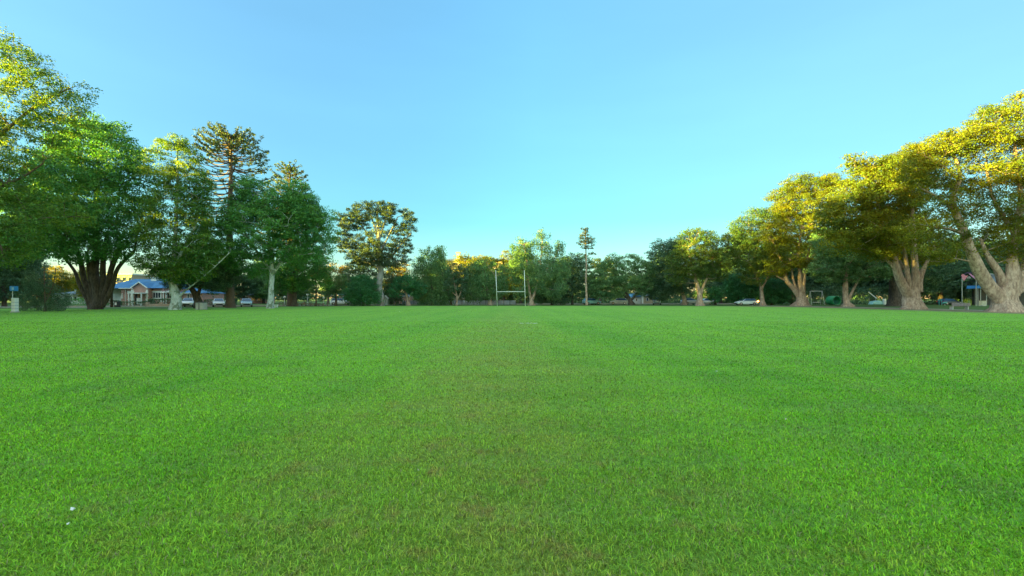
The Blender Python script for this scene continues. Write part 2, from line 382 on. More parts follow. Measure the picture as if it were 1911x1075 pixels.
def tree(name, label, base, Y, limbs, blobs, leaf='mid', bark='bark', sp=1.9, cr=1.35, per=70, ls=.3, seed=1, gap=-.28,
         flat=.62, droop=0., cat='tree', group=None, up=.45, rzf=.9, br=1.0, flare=.5):
    rng = np.random.default_rng(seed * 77 + 5); random.seed(seed)
    root = thing(name, label, cat, G(base, Y), 0, group); off = np.array(root.location)
    nodes = []; rads = []
    for li, lb in enumerate(limbs):
        pts = []
        for q in lb:
            px, py, w = q[:3]; dz = q[3] if len(q) > 3 else 0
            v = P(px, py, Y + 0); pts.append((v.x, v.y + dz, v.z, w / 2 / F * Y))
        if li == 0: pts[0] = (pts[0][0], pts[0][1], -.08, pts[0][3])
        L_ = smooth_line(pts, .5)
        wob = rng.normal(size=3)
        L_[:, 0] += np.sin(L_[:, 2] * .9 + wob[0]) * L_[:, 3] * .22 * (L_[:, 2] > .8); L_[:, 1] += np.sin(L_[:, 2] * .7 + wob[1]) * L_[:, 3] * .3 * (L_[:, 2] > .8)
        T = Tubes(); T.add(L_[:, :3], L_[:, 3], 16 if L_[0, 3] > .2 else 9, .13, seed + li, flare if li == 0 else 0)
        T.build('trunk' if li == 0 else 'limb', M[bark], root, off)
        st = int(len(L_) * (.35 if li == 0 else .2))
        nodes += list(L_[st:, :3]); rads += list(L_[st:, 3])
    bl = []
    for q in blobs:
        px, py, rx, ry = q[:4]; dz = q[4] if len(q) > 4 else 0; dn = q[5] if len(q) > 5 else 1
        v = P(px, py, Y); k = Y / F
        bl.append((np.array([v.x, v.y + dz, v.z]), np.array([rx * k, min(rx, ry * 1.6) * k * rzf, ry * k]), dn))
    cl = ell_clumps(bl, sp, rng, gap, seed)
    # branches: far targets first, each from the nearest wood already there
    if br and len(cl):
        nodes = [np.array(n) for n in nodes]
        NA = np.zeros((len(nodes) + len(cl) * 8, 3)); NR = np.zeros(len(NA)); cnt = len(nodes)
        NA[:cnt] = nodes; NR[:cnt] = rads
        todo = cl.copy(); dmin = np.linalg.norm(todo[:, None] - NA[None, :cnt], axis=2).min(1)
        B = Tubes(); left = np.ones(len(todo), bool)
        for it in range(len(todo)):
            i = int(np.argmax(np.where(left, dmin, -1))); left[i] = False
            c = todo[i]; dd = np.linalg.norm(NA[:cnt] - c, axis=1) + np.maximum(0, NA[:cnt, 2] - c[2]) * .8
            j = int(np.argmin(dd)); p0 = NA[j]; Ld = np.linalg.norm(c - p0)
            if Ld < .3: continue
            m = min(7, max(2, int(Ld / 1.1) + 1)); u = np.linspace(0, 1, m + 1)[:, None]
            bow = np.array([0, 0, .16 * Ld]) + rng.normal(size=3) * .07 * Ld
            pts = p0 * (1 - u) + c * u + bow * (4 * u * (1 - u)) * .5 + (rng.normal(size=(m + 1, 3)) * .035 * Ld) * (u > 0) * (u < 1)
            r0 = min(NR[j] * .75, (.016 * Ld + .025) * br); r1 = max(.012, r0 * .3); rr = r0 + (r1 - r0) * u[:, 0]
            B.add(pts, rr, 5 if r0 > .05 else 3)
            NA[cnt:cnt + m] = pts[1:]; NR[cnt:cnt + m] = rr[1:]
            nd = np.linalg.norm(todo[:, None] - NA[None, cnt:cnt + m], axis=2).min(1); dmin = np.minimum(dmin, nd); cnt += m
        B.build('branches', M[bark], root, off)
    radv = cr * 1.12 * rng.uniform(.7, 1.25, len(cl))
    V = leaf_arrays(cl, radv, int(per * 1.5), ls * .8, rng, flat, droop, up)
    V[:, 2] = np.maximum(V[:, 2], .03)
    me = np_mesh('crown', V - off, np.arange(len(V)).reshape(-1, 4), 4)
    link('crown', me, M[leaf], root)
    return root

# ------------------------------------------------------------------ setting
def sheet(name, pts, z, mat, nx=1):
    mb = MB(); mb.poly([(x, y, z) for x, y in pts]); o = mb.build(name, mat); o['kind'] = 'structure'; return o
sheet('ground', [(-900, -700), (900, -700), (900, 1200), (-900, 1200)], -.012, M['verge'])
# playing field
fx = [(-75, -70), (51.5, -70), (51.5, 20), (52, 60), (50, 74), (40, 82), (20, 84.5), (-5, 85), (-30, 84), (-42, 79), (-52, 64), (-75, 62)]
sheet('playing_field', fx, 0, M['turf'])
sheet('dirt_verge', [(51.6, 0), (60, 0), (60.2, 62), (58, 80), (47, 84), (41, 82.2), (50.2, 74.2), (52.2, 60), (51.6, 20)], -.006, M['dirt'])
def ribbon(name, pts, w, z, mat):
    mb = MB(); a = []; b = []
    for i, p in enumerate(pts):
        p = Vector((p[0], p[1], 0)); q0 = Vector((*pts[max(i - 1, 0)], 0)); q1 = Vector((*pts[min(i + 1, len(pts) - 1)], 0))
        d = (q1 - q0).normalized(); n = Vector((-d.y, d.x, 0)); a.append(p + n * w / 2); b.append(p - n * w / 2)
    for i in range(len(pts) - 1): mb.poly([(a[i].x, a[i].y, z), (a[i + 1].x, a[i + 1].y, z), (b[i + 1].x, b[i + 1].y, z), (b[i].x, b[i].y, z)])
    o = mb.build(name, mat); o['kind'] = 'structure'; return o
ribbon('footpath', [(61, -40), (61, 30), (61, 62), (59.5, 74), (56, 83), (50, 90)], 2.0, -.002, M['concrete'])
ROAD = [(-260, 70), (-110, 75), (-70, 79), (-44, 88), (-22, 106), (20, 110), (70, 112), (220, 118)]
ribbon('road', ROAD, 7.5, -.004, M['asphalt'])
def kerb(side):
    mb = MB()
    for i in range(len(ROAD) - 1):
        p = Vector((*ROAD[i], 0)); q = Vector((*ROAD[i + 1], 0)); d = (q - p).normalized(); n = Vector((-d.y, d.x, 0)) * side
        a = p + n * 3.76; b = q + n * 3.76; c = q + n * 3.98; e = p + n * 3.98
        mb.prism([(a.x, a.y), (b.x, b.y), (c.x, c.y), (e.x, e.y)], 'z', -.05, .12)
    o = mb.build('kerb', M['concrete']); o['kind'] = 'structure'
kerb(1); kerb(-1)
ribbon('pavement', [(-260, 63.6), (-110, 68.6), (-72, 72.4)], 1.6, -.003, M['concrete'])

# grass blades: one mass, thinning with distance
def grass():
    rng = np.random.default_rng(3); Vs = []; Ts = []; n0 = 0
    edges = [1.0, 2, 3, 4, 5, 6, 7.5, 9, 11, 13.5, 16.5, 20, 24, 29, 35, 42, 50, 60]
    for y0, y1 in zip(edges[:-1], edges[1:]):
        ym = (y0 + y1) / 2; dens = 12500 / (1 + (ym / 3.2) ** 2.15); seg = 1 if y1 <= 29 else 0; h = .039
        A = 1.25 * (y1 ** 2 - y0 ** 2) + 4 * (y1 - y0); n = int(A * dens)
        Y = np.sqrt(rng.uniform(y0 ** 2, y1 ** 2, n)); X = rng.uniform(-1, 1, n) * (1.25 * Y + 1.5)
        w = .0034 * (1 + Y / 4.2)
        ok = (X < 51) & (X > -60); X = X[ok]; Y = Y[ok]; w = w[ok]; n = len(X)
        # clumping
        cl = np.sin(X * 7.1 + np.sin(Y * 5.3) * 2) * np.sin(Y * 6.7 + np.sin(X * 4.1) * 2)
        hh = h * rng.uniform(.45, 1.25, n) * (1 + .1 * cl)
        az = rng.uniform(0, 2 * PI, n); tilt = rng.uniform(.45, 1.5, n)
        dx = np.cos(az) * np.sin(tilt); dy = np.sin(az) * np.sin(tilt); dz = np.cos(tilt)
        sa = az + PI / 2 + rng.normal(size=n) * .5; ww = w * rng.uniform(.6, 1.3, n) / 2
        bx = np.cos(sa) * ww; by = np.sin(sa) * ww; Z = np.zeros(n)
        b0 = np.stack([X - bx, Y - by, Z - .004], 1); b1 = np.stack([X + bx, Y + by, Z - .004], 1)
        if seg:
            mx = X + dx * hh * .45; my = Y + dy * hh * .45; mz = (dz * .55 + .1) * hh
            m0 = np.stack([mx - bx * .85, my - by * .85, mz], 1); m1 = np.stack([mx + bx * .85, my + by * .85, mz], 1)
            tp = np.stack([X + dx * hh * 1.15, Y + dy * hh * 1.15, dz * hh * .9 + .002], 1)
            V = np.stack([b0, b1, m0, m1, tp], 1).reshape(-1, 3); i = n0 + np.arange(n)[:, None] * 5
            T = np.concatenate([i + np.array([[0, 1, 3]]), i + np.array([[0, 3, 2]]), i + np.array([[2, 3, 4]])])
        else:
            tp = np.stack([X + dx * hh, Y + dy * hh, dz * hh], 1)
            V = np.stack([b0, b1, tp], 1).reshape(-1, 3); T = n0 + np.arange(n * 3).reshape(-1, 3)
        Vs.append(V); Ts.append(T); n0 += len(V)
    me = np_mesh('grass', np.concatenate(Vs), np.concatenate(Ts), 3)
    o = link('grass', me, M['blade']); tag(o, 'short mown bright green turf covering the playing field', 'grass', kind='stuff')
grass()

# ------------------------------------------------------------------ trees, left side
GL = 'trees along the left side of the field'
tree('plane_tree', 'tallest plane tree with sunlit upper leaves at the far left edge, trunk out of view', -150, 43,
     [[(-150, 586, 34), (-140, 500, 26), (-110, 400, 22), (-95, 300, 16), (-80, 180, 9)],
      [(-120, 440, 15), (-60, 390, 9), (0, 350, 6), (45, 328, 3.5), (80, 305, 2)],
      [(-105, 360, 12), (-50, 290, 8), (20, 235, 5), (80, 190, 4), (130, 165, 2)],
      [(-125, 470, 14), (-60, 440, 9), (0, 425, 6), (60, 410, 4)]],
     [(-50, 130, 80, 75, 0, .9), (20, 195, 60, 50, 0, .9), (75, 165, 50, 35, 0, .8), (115, 205, 50, 35, 0, .8), (10, 85, 32, 32, 0, .8), (55, 120, 35, 24, 0, .7), (145, 170, 22, 14, 0, .8), (95, 245, 45, 28, 0, .8), (40, 270, 60, 40, 0, .7), (-30, 330, 90, 60, 0, 1.2), (-120, 270, 100, 120, 0, 1.5), (-200, 330, 90, 110, 0, 1.3),
      (10, 400, 75, 45), (60, 440, 60, 38, -2), (-40, 450, 80, 45), (35, 480, 55, 25, -2), (90, 400, 45, 40, 1)],
     'plane', 'bark', 1.75, 1.15, 80, .24, 11, -.2, group=GL)
tree('plane_tree', 'broad dense dark green tree with seven spreading stems left of the brick house', 178, 60,
     [[(180, 577, 20), (180, 555, 16), (178, 500, 13), (180, 440, 9), (180, 340, 6)],
      [(172, 570, 12), (160, 530, 9), (152, 490, 7), (130, 440, 5)], [(174, 568, 9), (168, 520, 6), (162, 470, 5)],
      [(184, 570, 12), (190, 530, 9), (195, 480, 8), (200, 430, 6)], [(187, 570, 11), (200, 530, 9), (210, 500, 8), (228, 450, 6)],
      [(190, 572, 9), (208, 535, 7), (222, 500, 6), (250, 470, 5)], [(168, 573, 8), (150, 535, 6), (140, 505, 5), (110, 470, 4)]],
     [(180, 270, 60, 50), (150, 310, 60, 50), (215, 300, 50, 50), (245, 350, 45, 50), (110, 340, 55, 60), (180, 380, 80, 70, -3), (100, 420, 60, 50), (235, 420, 55, 50, -2), (170, 450, 80, 40, -3), (240, 460, 40, 25, -2), (60, 390, 55, 60), (50, 445, 50, 30), (185, 240, 26, 26), (255, 300, 20, 25), (278, 410, 20, 45), (120, 270, 25, 25)],
     'planedark', 'barkdark', 2.0, 1.5, 90, .32, 12, -.3, group=GL, flare=.2)
tree('weeping_casuarina', 'low feathery blue green tree drooping to the grass right of the white post', 84, 51,
     [[(84, 583, 4), (84, 560, 2.5), (83, 530, 2), (82, 490, 1)], [(84, 565, 2), (100, 530, 1.5), (104, 500, 1)]],
     [(84, 548, 32, 20), (84, 522, 28, 16), (75, 505, 18, 10, 0, .7), (52, 562, 14, 10), (112, 562, 14, 10), (85, 568, 36, 7), (84, 494, 8, 8, 0, .7), (104, 510, 8, 8, 0, .7)],
     'blue', 'bark', .9, .55, 70, .15, 13, -.22, droop=1.2, cat='tree')
tree('evergreen_tree', 'dark evergreen behind the blue topped pole at the left edge', 8, 74,
     [[(8, 573, 7), (8, 540, 5), (8, 510, 3)]], [(0, 525, 40, 35), (35, 515, 25, 25), (-30, 500, 50, 60), (40, 480, 30, 25), (0, 480, 50, 30)], 'dark', 'barkdark', 1.7, 1.3, 55, .33, 14)
tree('plane_tree', 'open plane tree with a stout mottled white trunk in front of the brick house', 327, 58,
     [[(326, 578.5, 19), (326, 566, 17), (326, 552, 16), (324, 543, 13), (323, 520, 9), (325, 470, 7), (329, 400, 5), (332, 330, 4), (330, 285, 2)],
      [(331, 556, 5), (345, 543, 2.6), (375, 520, 2), (402, 497, 1.6), (430, 470, 1)],
      [(320, 552, 9), (317, 530, 6), (305, 490, 5), (295, 450, 4)],
      [(324, 500, 7), (345, 460, 5), (365, 420, 4), (370, 370, 2.5)]],
     [(325, 300, 38, 35, 0, .85), (350, 330, 35, 40, 0, .8), (300, 330, 25, 40, 0, .8), (330, 380, 55, 40, 0, .8), (365, 400, 30, 40, 0, .8), (310, 440, 45, 40), (350, 470, 50, 35), (300, 490, 40, 28), (345, 505, 50, 22), (395, 465, 28, 28, 0, .8), (330, 268, 18, 14, 0, .7), (298, 266, 10, 5, 0, .8), (375, 345, 18, 25, 0, .6)],
     'plane', 'barkwhite', 1.45, 1.05, 85, .25, 15, -.24, group=GL, flare=.2)
tree('evergreen_tree', 'dark leaning evergreen with a black trunk behind the concrete bin', 368, 66,
     [[(372, 575.5, 15), (368, 562, 12), (362, 548, 10), (352, 530, 7), (345, 505, 5)], [(366, 556, 7), (374, 535, 5), (385, 510, 4)]],
     [(350, 505, 40, 28), (385, 500, 35, 28), (400, 525, 28, 20), (365, 480, 40, 25), (420, 510, 25, 25), (330, 530, 20, 15)],
     'dark', 'barkdark', 1.5, 1.15, 70, .28, 16, -.4)
tree('plane_tree', 'wide fresh green plane tree on a straight pale trunk beside the white box', 503, 66,
     [[(504, 574.5, 13), (504, 560, 10.5), (505, 535, 9.5), (508, 515, 8), (506, 480, 6), (500, 430, 5), (495, 370, 3)],
      [(508, 512, 6), (530, 480, 5), (555, 440, 4), (585, 410, 2.5)], [(506, 505, 5), (480, 470, 4), (455, 430, 3)], [(505, 470, 5), (525, 430, 4), (535, 380, 2.5)]],
     [(480, 365, 38, 32), (520, 390, 50, 38), (560, 395, 40, 34), (425, 440, 34, 34, -1), (450, 400, 35, 40), (500, 430, 60, 40, -2), (440, 450, 45, 35, -2), (555, 420, 45, 40), (540, 460, 45, 35), (590, 430, 32, 38), (470, 490, 45, 25), (555, 365, 30, 25), (600, 470, 22, 18, 0, .7), (420, 470, 28, 30), (605, 405, 18, 14, 0, .8), (455, 350, 20, 18)],
     'planedark', 'barkwhite', 1.75, 1.3, 90, .29, 17, -.3, group=GL, flare=.25)
tree('evergreen_tree', 'dark trunked leafy tree right of the pale trunked plane tree', 549, 80,
     [[(549, 572.5, 9), (549, 550, 7), (550, 510, 5), (555, 470, 3)]], [(555, 510, 40, 28), (540, 530, 35, 16), (585, 500, 30, 30), (560, 480, 40, 25), (520, 515, 25, 25), (600, 520, 20, 20, 0, .7)],
     'planedark', 'barkdark', 1.8, 1.3, 60, .32, 18, -.3)
tree('young_tree', 'slim thin stemmed tree left of the lamp posts under the sun tinted gold tree', 588, 86,
     [[(590, 572, 3), (590, 540, 2), (589, 500, 1)]], [(588, 520, 18, 20, 0, .8), (596, 505, 14, 14, 0, .8), (578, 540, 13, 10, 0, .7)], 'mid', 'bark', 1.2, .9, 45, .28, 19, -.2)
tree('young_tree', 'slender tree left of the round dark shrub', 627, 88,
     [[(627, 571.5, 4), (627, 550, 3), (627, 530, 2)]], [(627, 535, 18, 15), (618, 545, 12, 10), (636, 525, 12, 12)], 'mid', 'bark', 1.2, .9, 50, .28, 20, -.2)
tree('sun_tinted_tree', 'tree with low sunlight tinted into its gold leaves behind the slender trees', 610, 118,
     [[(612, 567, 4), (612, 540, 3), (615, 510, 2)]], [(620, 512, 25, 17), (640, 520, 16, 14), (598, 512, 18, 12), (650, 505, 16, 8)], 'gold', 'bark', 2.0, 1.5, 60, .42, 21, -.25)

# bunya pines: straight trunk, tiers of bare boughs with leafy tufts at their ends
def bunya(label, base, Y, top, tiers, seed, lw, group='tall bunya pines behind the plane trees'):
    rng = np.random.default_rng(seed); root = thing('bunya_pine', label, 'pine tree', G(base, Y), 0, group); off = np.array(root.location)
    T = Tubes(); b = P(base, 575, Y); tp = P(base, top + 6, Y); h = np.linspace(0, 1, 30)
    z = -.08 + (tp.z + .1) * h; x = b.x + np.sin(h * 5 + seed) * .12
    r = lw / 2 / F * Y * (1 - .78 * h ** 1.1) ; r[0] *= 1.15
    T.add(np.stack([x, np.full(30, b.y), z], 1), r, 14, .06, seed, .15); T.build('trunk', M['barkbunya'], root, off)
    B = Tubes(); cl = []; rd = []
    for (py, rpx, nb, up0, tuft) in tiers:
        z0 = P(0, py, Y).z; Rr = rpx / F * Y; a0 = rng.uniform(0, 6)
        for k in range(nb):
            a = a0 + 2 * PI * k / nb + rng.normal() * .12; R_ = Rr * rng.uniform(.8, 1.08); zz = z0 + rng.normal() * .2
            u = np.linspace(0, 1, 7); rise = up0 * R_ + rng.normal() * .12
            px_ = b.x + np.cos(a) * R_ * u; py_ = b.y + np.sin(a) * R_ * u; pz = zz + rise * u - .10 * R_ * np.sin(u * PI) + .06 * R_ * u ** 4
            pts = np.stack([px_, py_, pz], 1); B.add(pts, .075 * (1 - .7 * u) + .012, 4)
            for s in np.arange(1.0, 1 - tuft, -.42 / max(R_, .5)):
                q = pts[0] + 0; q = np.array([np.interp(s, u, pts[:, i]) for i in range(3)])
                cl.append(q + rng.normal(size=3) * .12); rd.append(.5 * rng.uniform(.7, 1.25))
    B.build('branches', M['barkbunya'], root, off)
    V = leaf_arrays(np.array(cl), np.array(rd), 26, .24, rng, .8, 0, .3); me = np_mesh('crown', V - off, np.arange(len(V)).reshape(-1, 4), 4)
    link('crown', me, M['bunya'], root); return root
ti = []
for i, q in enumerate(np.linspace(0, 1, 22)):
    ti.append((256 + q * 170, float(np.interp(q, [0, .08, .2, .35, .5, .8, 1], [33, 48, 62, 74, 78, 72, 60])), 11 if q < .3 else 7, float(np.interp(q, [0, .15, .4, 1], [.35, .22, .04, -.12])), float(np.interp(q, [0, .12, .3, .5, 1], [.85, .45, .25, .1, .08]))))
bunya('tallest bunya pine with a domed crown of tiered bare boughs and a thick brown trunk', 430, 69.5, 250, ti, 3, 15)
ti = []
for i, q in enumerate(np.linspace(0, 1, 16)):
    ti.append((314 + q * 150, float(np.interp(q, [0, .15, .4, .7, 1], [18, 32, 44, 60, 62])), 8, float(np.interp(q, [0, .3, 1], [.35, .1, -.1])), float(np.interp(q, [0, .2, .5, 1], [.8, .4, .2, .14]))))
bunya('shorter sparse bunya pine right of the tallest one', 541, 84, 308, ti, 8, 12)

# ------------------------------------------------------------------ trees, far end
tree('kauri_pine', 'big round headed tree on a smooth grey trunk standing alone above the shrubs', 710, 88,
     [[(711, 571.5, 13), (711, 555, 11.5), (709, 530, 10.5), (709, 500, 9.5), (708, 470, 7), (706, 430, 5), (704, 390, 3)],
      [(709, 500, 5), (690, 475, 4), (668, 455, 3), (645, 440, 2)], [(709, 503, 5), (730, 480, 4), (750, 455, 3), (768, 435, 2)],
      [(708, 480, 4), (690, 445, 3), (672, 415, 2)], [(708, 475, 4), (728, 435, 3), (742, 405, 2)], [(709, 502, 4), (690, 492, 3), (660, 480, 2)], [(709, 502, 4), (730, 494, 3), (748, 486, 2)],
      [(707, 450, 4), (698, 420, 3), (690, 395, 2)], [(707, 450, 4), (716, 420, 3), (722, 395, 2)]],
     [(705, 388, 34, 13, 0, 1.1), (675, 400, 25, 18), (740, 402, 24, 17), (652, 415, 22, 20), (760, 412, 16, 18), (640, 445, 16, 20, 0, .9), (770, 432, 13, 14), (655, 470, 24, 18), (750, 455, 22, 20), (685, 485, 30, 14), (735, 485, 28, 12), (707, 440, 45, 35, 0, .45), (700, 470, 40, 20, 0, .6), (630, 405, 10, 8, 0, .8)],
     'kauri', 'barkkauri', 1.5, 1.0, 80, .3, 31, -.24, flare=.3, rzf=.85, br=1.2)
def shrub(label, base, Y, blobs, leaf='shrub', seed=1, sp=1.5, cr=1.1, per=60, ls=.28, name='round_shrub', cat='shrub', droop=0., trunkw=5, bark='barkdark', group=None, gap=-.6):
    return tree(name, label, base, Y, [[(base, HZ + CH * F / Y, trunkw), (base, HZ + 5, trunkw * .7), (base, blobs[0][1], trunkw * .4)]], blobs, leaf, bark, sp, cr, per, ls, seed, gap, droop=droop, cat=cat, group=group)
shrub('large round dark green shrub reaching the ground left of the smooth grey trunk', 678, 85, [(676, 545, 31, 24), (676, 532, 24, 18), (660, 555, 18, 12), (694, 555, 16, 12)], 'shrub', 41, 1.35, 1.0, 75, .28, gap=-.9)
shrub('taller dark tree rising behind the large round shrub, its top catching gold light', 665, 97, [(668, 515, 26, 26), (690, 520, 22, 34), (650, 530, 14, 25), (672, 497, 16, 12)], 'dark', 42, 1.8, 1.3, 60, .34, 'evergreen_tree', 'tree')
shrub('dark narrow evergreen just right of the smooth grey trunk', 730, 98, [(732, 520, 14, 36), (735, 545, 16, 22)], 'dark', 43, 1.7, 1.2, 60, .33, 'evergreen_tree', 'tree')
shrub('tree with orange sunlight tinted into its leaves behind the grey trunk and the small dome crowned tree', 742, 116, [(738, 515, 20, 22), (752, 505, 12, 14), (728, 530, 12, 14)], 'gold', 44, 2.0, 1.5, 60, .42, 'sun_tinted_tree', 'tree')
tree('small_tree', 'small dome crowned tree with a forked pale trunk before the grey fence', 761, 91,
     [[(762, 570.5, 8), (761, 562, 6), (758, 550, 4), (752, 540, 2.5)], [(762, 562, 3), (768, 548, 2.5), (772, 540, 1.5)]],
     [(760, 530, 26, 15), (744, 540, 14, 14), (778, 540, 16, 14), (760, 520, 15, 8), (735, 548, 7, 8, 0, .7)], 'shrub', 'barkpale', 1.35, 1.0, 70, .28, 32, -.5)
tree('weeping_tree', 'tall bushy weeping tree hanging to the ground right of the dome crowned tree', 806, 95,
     [[(807, 569.5, 5), (806, 550, 4), (805, 500, 2)], [(843, 569.5, 4), (836, 545, 3), (825, 510, 2)]],
     [(803, 488, 24, 26), (818, 478, 14, 20), (795, 515, 24, 28), (820, 520, 22, 32), (800, 548, 26, 18), (825, 550, 20, 16), (785, 495, 12, 16), (815, 560, 24, 8), (790, 470, 6, 8), (823, 463, 6, 8)], 'mid', 'bark', 1.7, 1.2, 75, .3, 33, -.45, droop=1.0)
tree('dark_tree', 'dark small trunked tree with silvery boughs below the old chimney', 852, 92,
     [[(852, 571.5, 3.5), (853, 556, 3), (850, 540, 2.5), (846, 515, 1.5)], [(852, 560, 2), (860, 545, 2), (866, 520, 1)], [(852, 552, 2), (843, 545, 1.5), (838, 535, 1)], [(851, 548, 1.6), (853, 525, 1.4), (864, 508, 1)]],
     [(846, 530, 18, 22), (862, 515, 14, 22), (838, 545, 12, 14), (862, 545, 10, 12), (845, 505, 16, 14)], 'dark', 'barkpale', 1.4, 1.0, 60, .3, 34, -.2, br=1.6)
tree('broad_tree', 'broad leafy tree with a pale trunk left of the left goal upright', 915, 95,
     [[(915, 570.5, 8.5), (914, 560, 6.5), (911, 548, 4.5), (905, 520, 2.5)], [(916, 556, 4), (921, 540, 3), (924, 515, 2)]],
     [(905, 520, 32, 26), (925, 510, 20, 24), (885, 535, 22, 25), (930, 535, 16, 18), (900, 497, 24, 14), (880, 510, 16, 18), (905, 545, 28, 12)], 'mid', 'barkpale', 1.7, 1.2, 70, .32, 35, -.35, droop=.5)
shrub('rounded tree crown showing above and behind the broad tree', 880, 108, [(880, 495, 26, 18), (905, 490, 18, 12), (862, 488, 12, 10)], 'camphor', 45, 2, 1.5, 60, .38, 'broad_tree', 'tree')
shrub('thin crowned tree with gold tips between the goal uprights and the broad tree', 940, 109, [(945, 480, 12, 13, 0, .8), (934, 490, 10, 8), (955, 500, 14, 20, 0, .7), (948, 530, 20, 25)], 'camphor', 46, 1.9, 1.3, 55, .36, 'young_tree', 'tree')
tree('gum_tree', 'tallest ragged topped gum tree with a forked pale trunk by the right goal upright', 992, 93,
     [[(992, 571, 10), (991, 561, 7.5), (989, 552, 5), (987, 530, 4), (984, 490, 3), (978, 455, 2)], [(993, 559, 5), (999, 543, 4), (1004, 520, 3), (1010, 480, 2.2), (1012, 450, 1.5)], [(999, 510, 3), (1002, 494, 3), (1008, 486, 2)], [(1004, 520, 2.4), (1030, 490, 2), (1044, 462, 1.2)]],
     [(982, 450, 15, 10), (975, 465, 20, 13), (960, 455, 7, 8, 0, .8), (1012, 445, 12, 15), (1010, 465, 18, 15), (1044, 460, 8, 12), (1038, 480, 14, 14), (990, 490, 34, 22), (1025, 500, 28, 28), (965, 500, 16, 25), (1000, 520, 34, 20), (1030, 530, 26, 22), (972, 530, 14, 20), (1010, 432, 4, 6), (1052, 505, 12, 22)],
     'mid', 'barkpale', 1.55, 1.1, 65, .29, 36, -.22, droop=.9)
shrub('dense dark bush on the ground behind the forked gum tree', 1030, 98, [(1028, 552, 30, 17), (1012, 545, 14, 20), (1045, 548, 18, 20)], 'dark', 47, 1.5, 1.1, 70, .3, 'dark_bush', 'bush')
shrub('dark upright tree between the gum tree and the slim pine', 1068, 101, [(1065, 505, 16, 30), (1080, 520, 14, 34), (1060, 535, 18, 24), (1076, 490, 10, 16)], 'dark', 48, 1.7, 1.3, 65, .33, 'evergreen_tree', 'tree')
shrub('bushy evergreen filling in behind the slim pine', 1105, 104, [(1105, 510, 18, 26), (1112, 535, 22, 22), (1090, 490, 12, 14)], 'mid', 49, 1.8, 1.3, 60, .35, 'evergreen_tree', 'tree')
tree('slim_pine', 'slim pine with a bare mast like trunk and a small crown on the skyline', 1094, 95,
     [[(1094.5, 569.5, 4.5), (1094, 540, 3.6), (1094, 500, 3), (1093.5, 460, 2), (1092, 425, 1)]],
     [(1092, 430, 6, 7), (1091, 441, 9, 7), (1096, 449, 14, 6), (1084, 453, 6, 5), (1106, 452, 5, 7), (1093, 461, 12, 4, 0, .6), (1086, 476, 6, 2, 0, .8), (1106, 474, 7, 2.5, 0, .8), (1103, 463, 4, 2)],
     'camphor', 'barkpale', 1.0, .5, 34, .24, 37, -.6, flat=.8)
shrub('yellow sunlit tree top behind the slim pine and the low spreading tree', 1120, 117, [(1117, 495, 12, 11), (1128, 505, 12, 6), (1138, 487, 8, 5), (1135, 500, 14, 14)], 'camphor', 50, 1.9, 1.4, 70, .4, 'broad_tree', 'tree')
tree('spreading_tree', 'low spreading tree branching near the ground before the pale houses', 1178, 98,
     [[(1178, 569.5, 10), (1177, 562, 8), (1173, 553, 5), (1165, 540, 3.5), (1150, 520, 2)], [(1178, 560, 5), (1190, 545, 3.5), (1200, 520, 2)], [(1176, 560, 4), (1163, 551, 3), (1148, 540, 2)]],
     [(1150, 500, 30, 22), (1180, 492, 25, 16), (1200, 510, 20, 28), (1130, 520, 28, 25), (1165, 525, 34, 20), (1115, 535, 16, 20), (1195, 538, 22, 12), (1140, 545, 25, 12)], 'mid', 'barkdark', 1.8, 1.3, 75, .33, 38, -.42)
tree('camphor_laurel', 'tall blue green domed tree right of the low spreading tree', 1276, 99,
     [[(1277, 569, 9), (1276, 555, 7), (1272, 530, 4), (1262, 490, 3)]],
     [(1245, 468, 34, 20), (1265, 490, 35, 30), (1228, 495, 20, 26), (1245, 520, 35, 28), (1225, 535, 22, 22), (1270, 530, 30, 20), (1262, 456, 18, 10), (1230, 550, 22, 12)], 'dark', 'barkpale', 1.9, 1.4, 75, .34, 39, -.4)
GR = 'camphor laurels along the right side of the field'
tree('camphor_laurel', 'camphor laurel with a gold sunlit top and grey trunk, farthest along the right side row', 1306, 88,
     [[(1307, 570.5, 14), (1305, 560, 10), (1304, 545, 8), (1300, 525, 6), (1290, 495, 4), (1285, 470, 3)], [(1307, 552, 6), (1315, 530, 4), (1325, 505, 3)]],
     [(1300, 440, 28, 12), (1325, 447, 18, 14), (1280, 445, 14, 10), (1300, 465, 40, 22), (1270, 490, 24, 26), (1325, 485, 30, 28), (1295, 500, 36, 20), (1345, 500, 14, 25), (1262, 515, 16, 16)], 'campshade', 'barkpale', 1.7, 1.3, 80, .3, 40, -.4, group=GR)
tree('camphor_laurel', 'dense camphor laurel above the row of dark shrubs left of the five stemmed trunk', 1424, 90,
     [[(1424, 570, 9), (1422, 555, 7), (1418, 530, 5), (1405, 500, 3.5)], [(1421, 540, 4), (1440, 500, 3), (1445, 450, 2)]],
     [(1385, 425, 22, 16), (1410, 405, 25, 16), (1440, 410, 25, 20), (1375, 450, 25, 22), (1420, 445, 40, 30), (1395, 480, 30, 28), (1440, 490, 30, 28), (1365, 480, 15, 20), (1405, 515, 20, 18), (1372, 436, 12, 8)], 'campshade', 'barkpale', 1.8, 1.35, 80, .31, 51, -.42, group=GR)
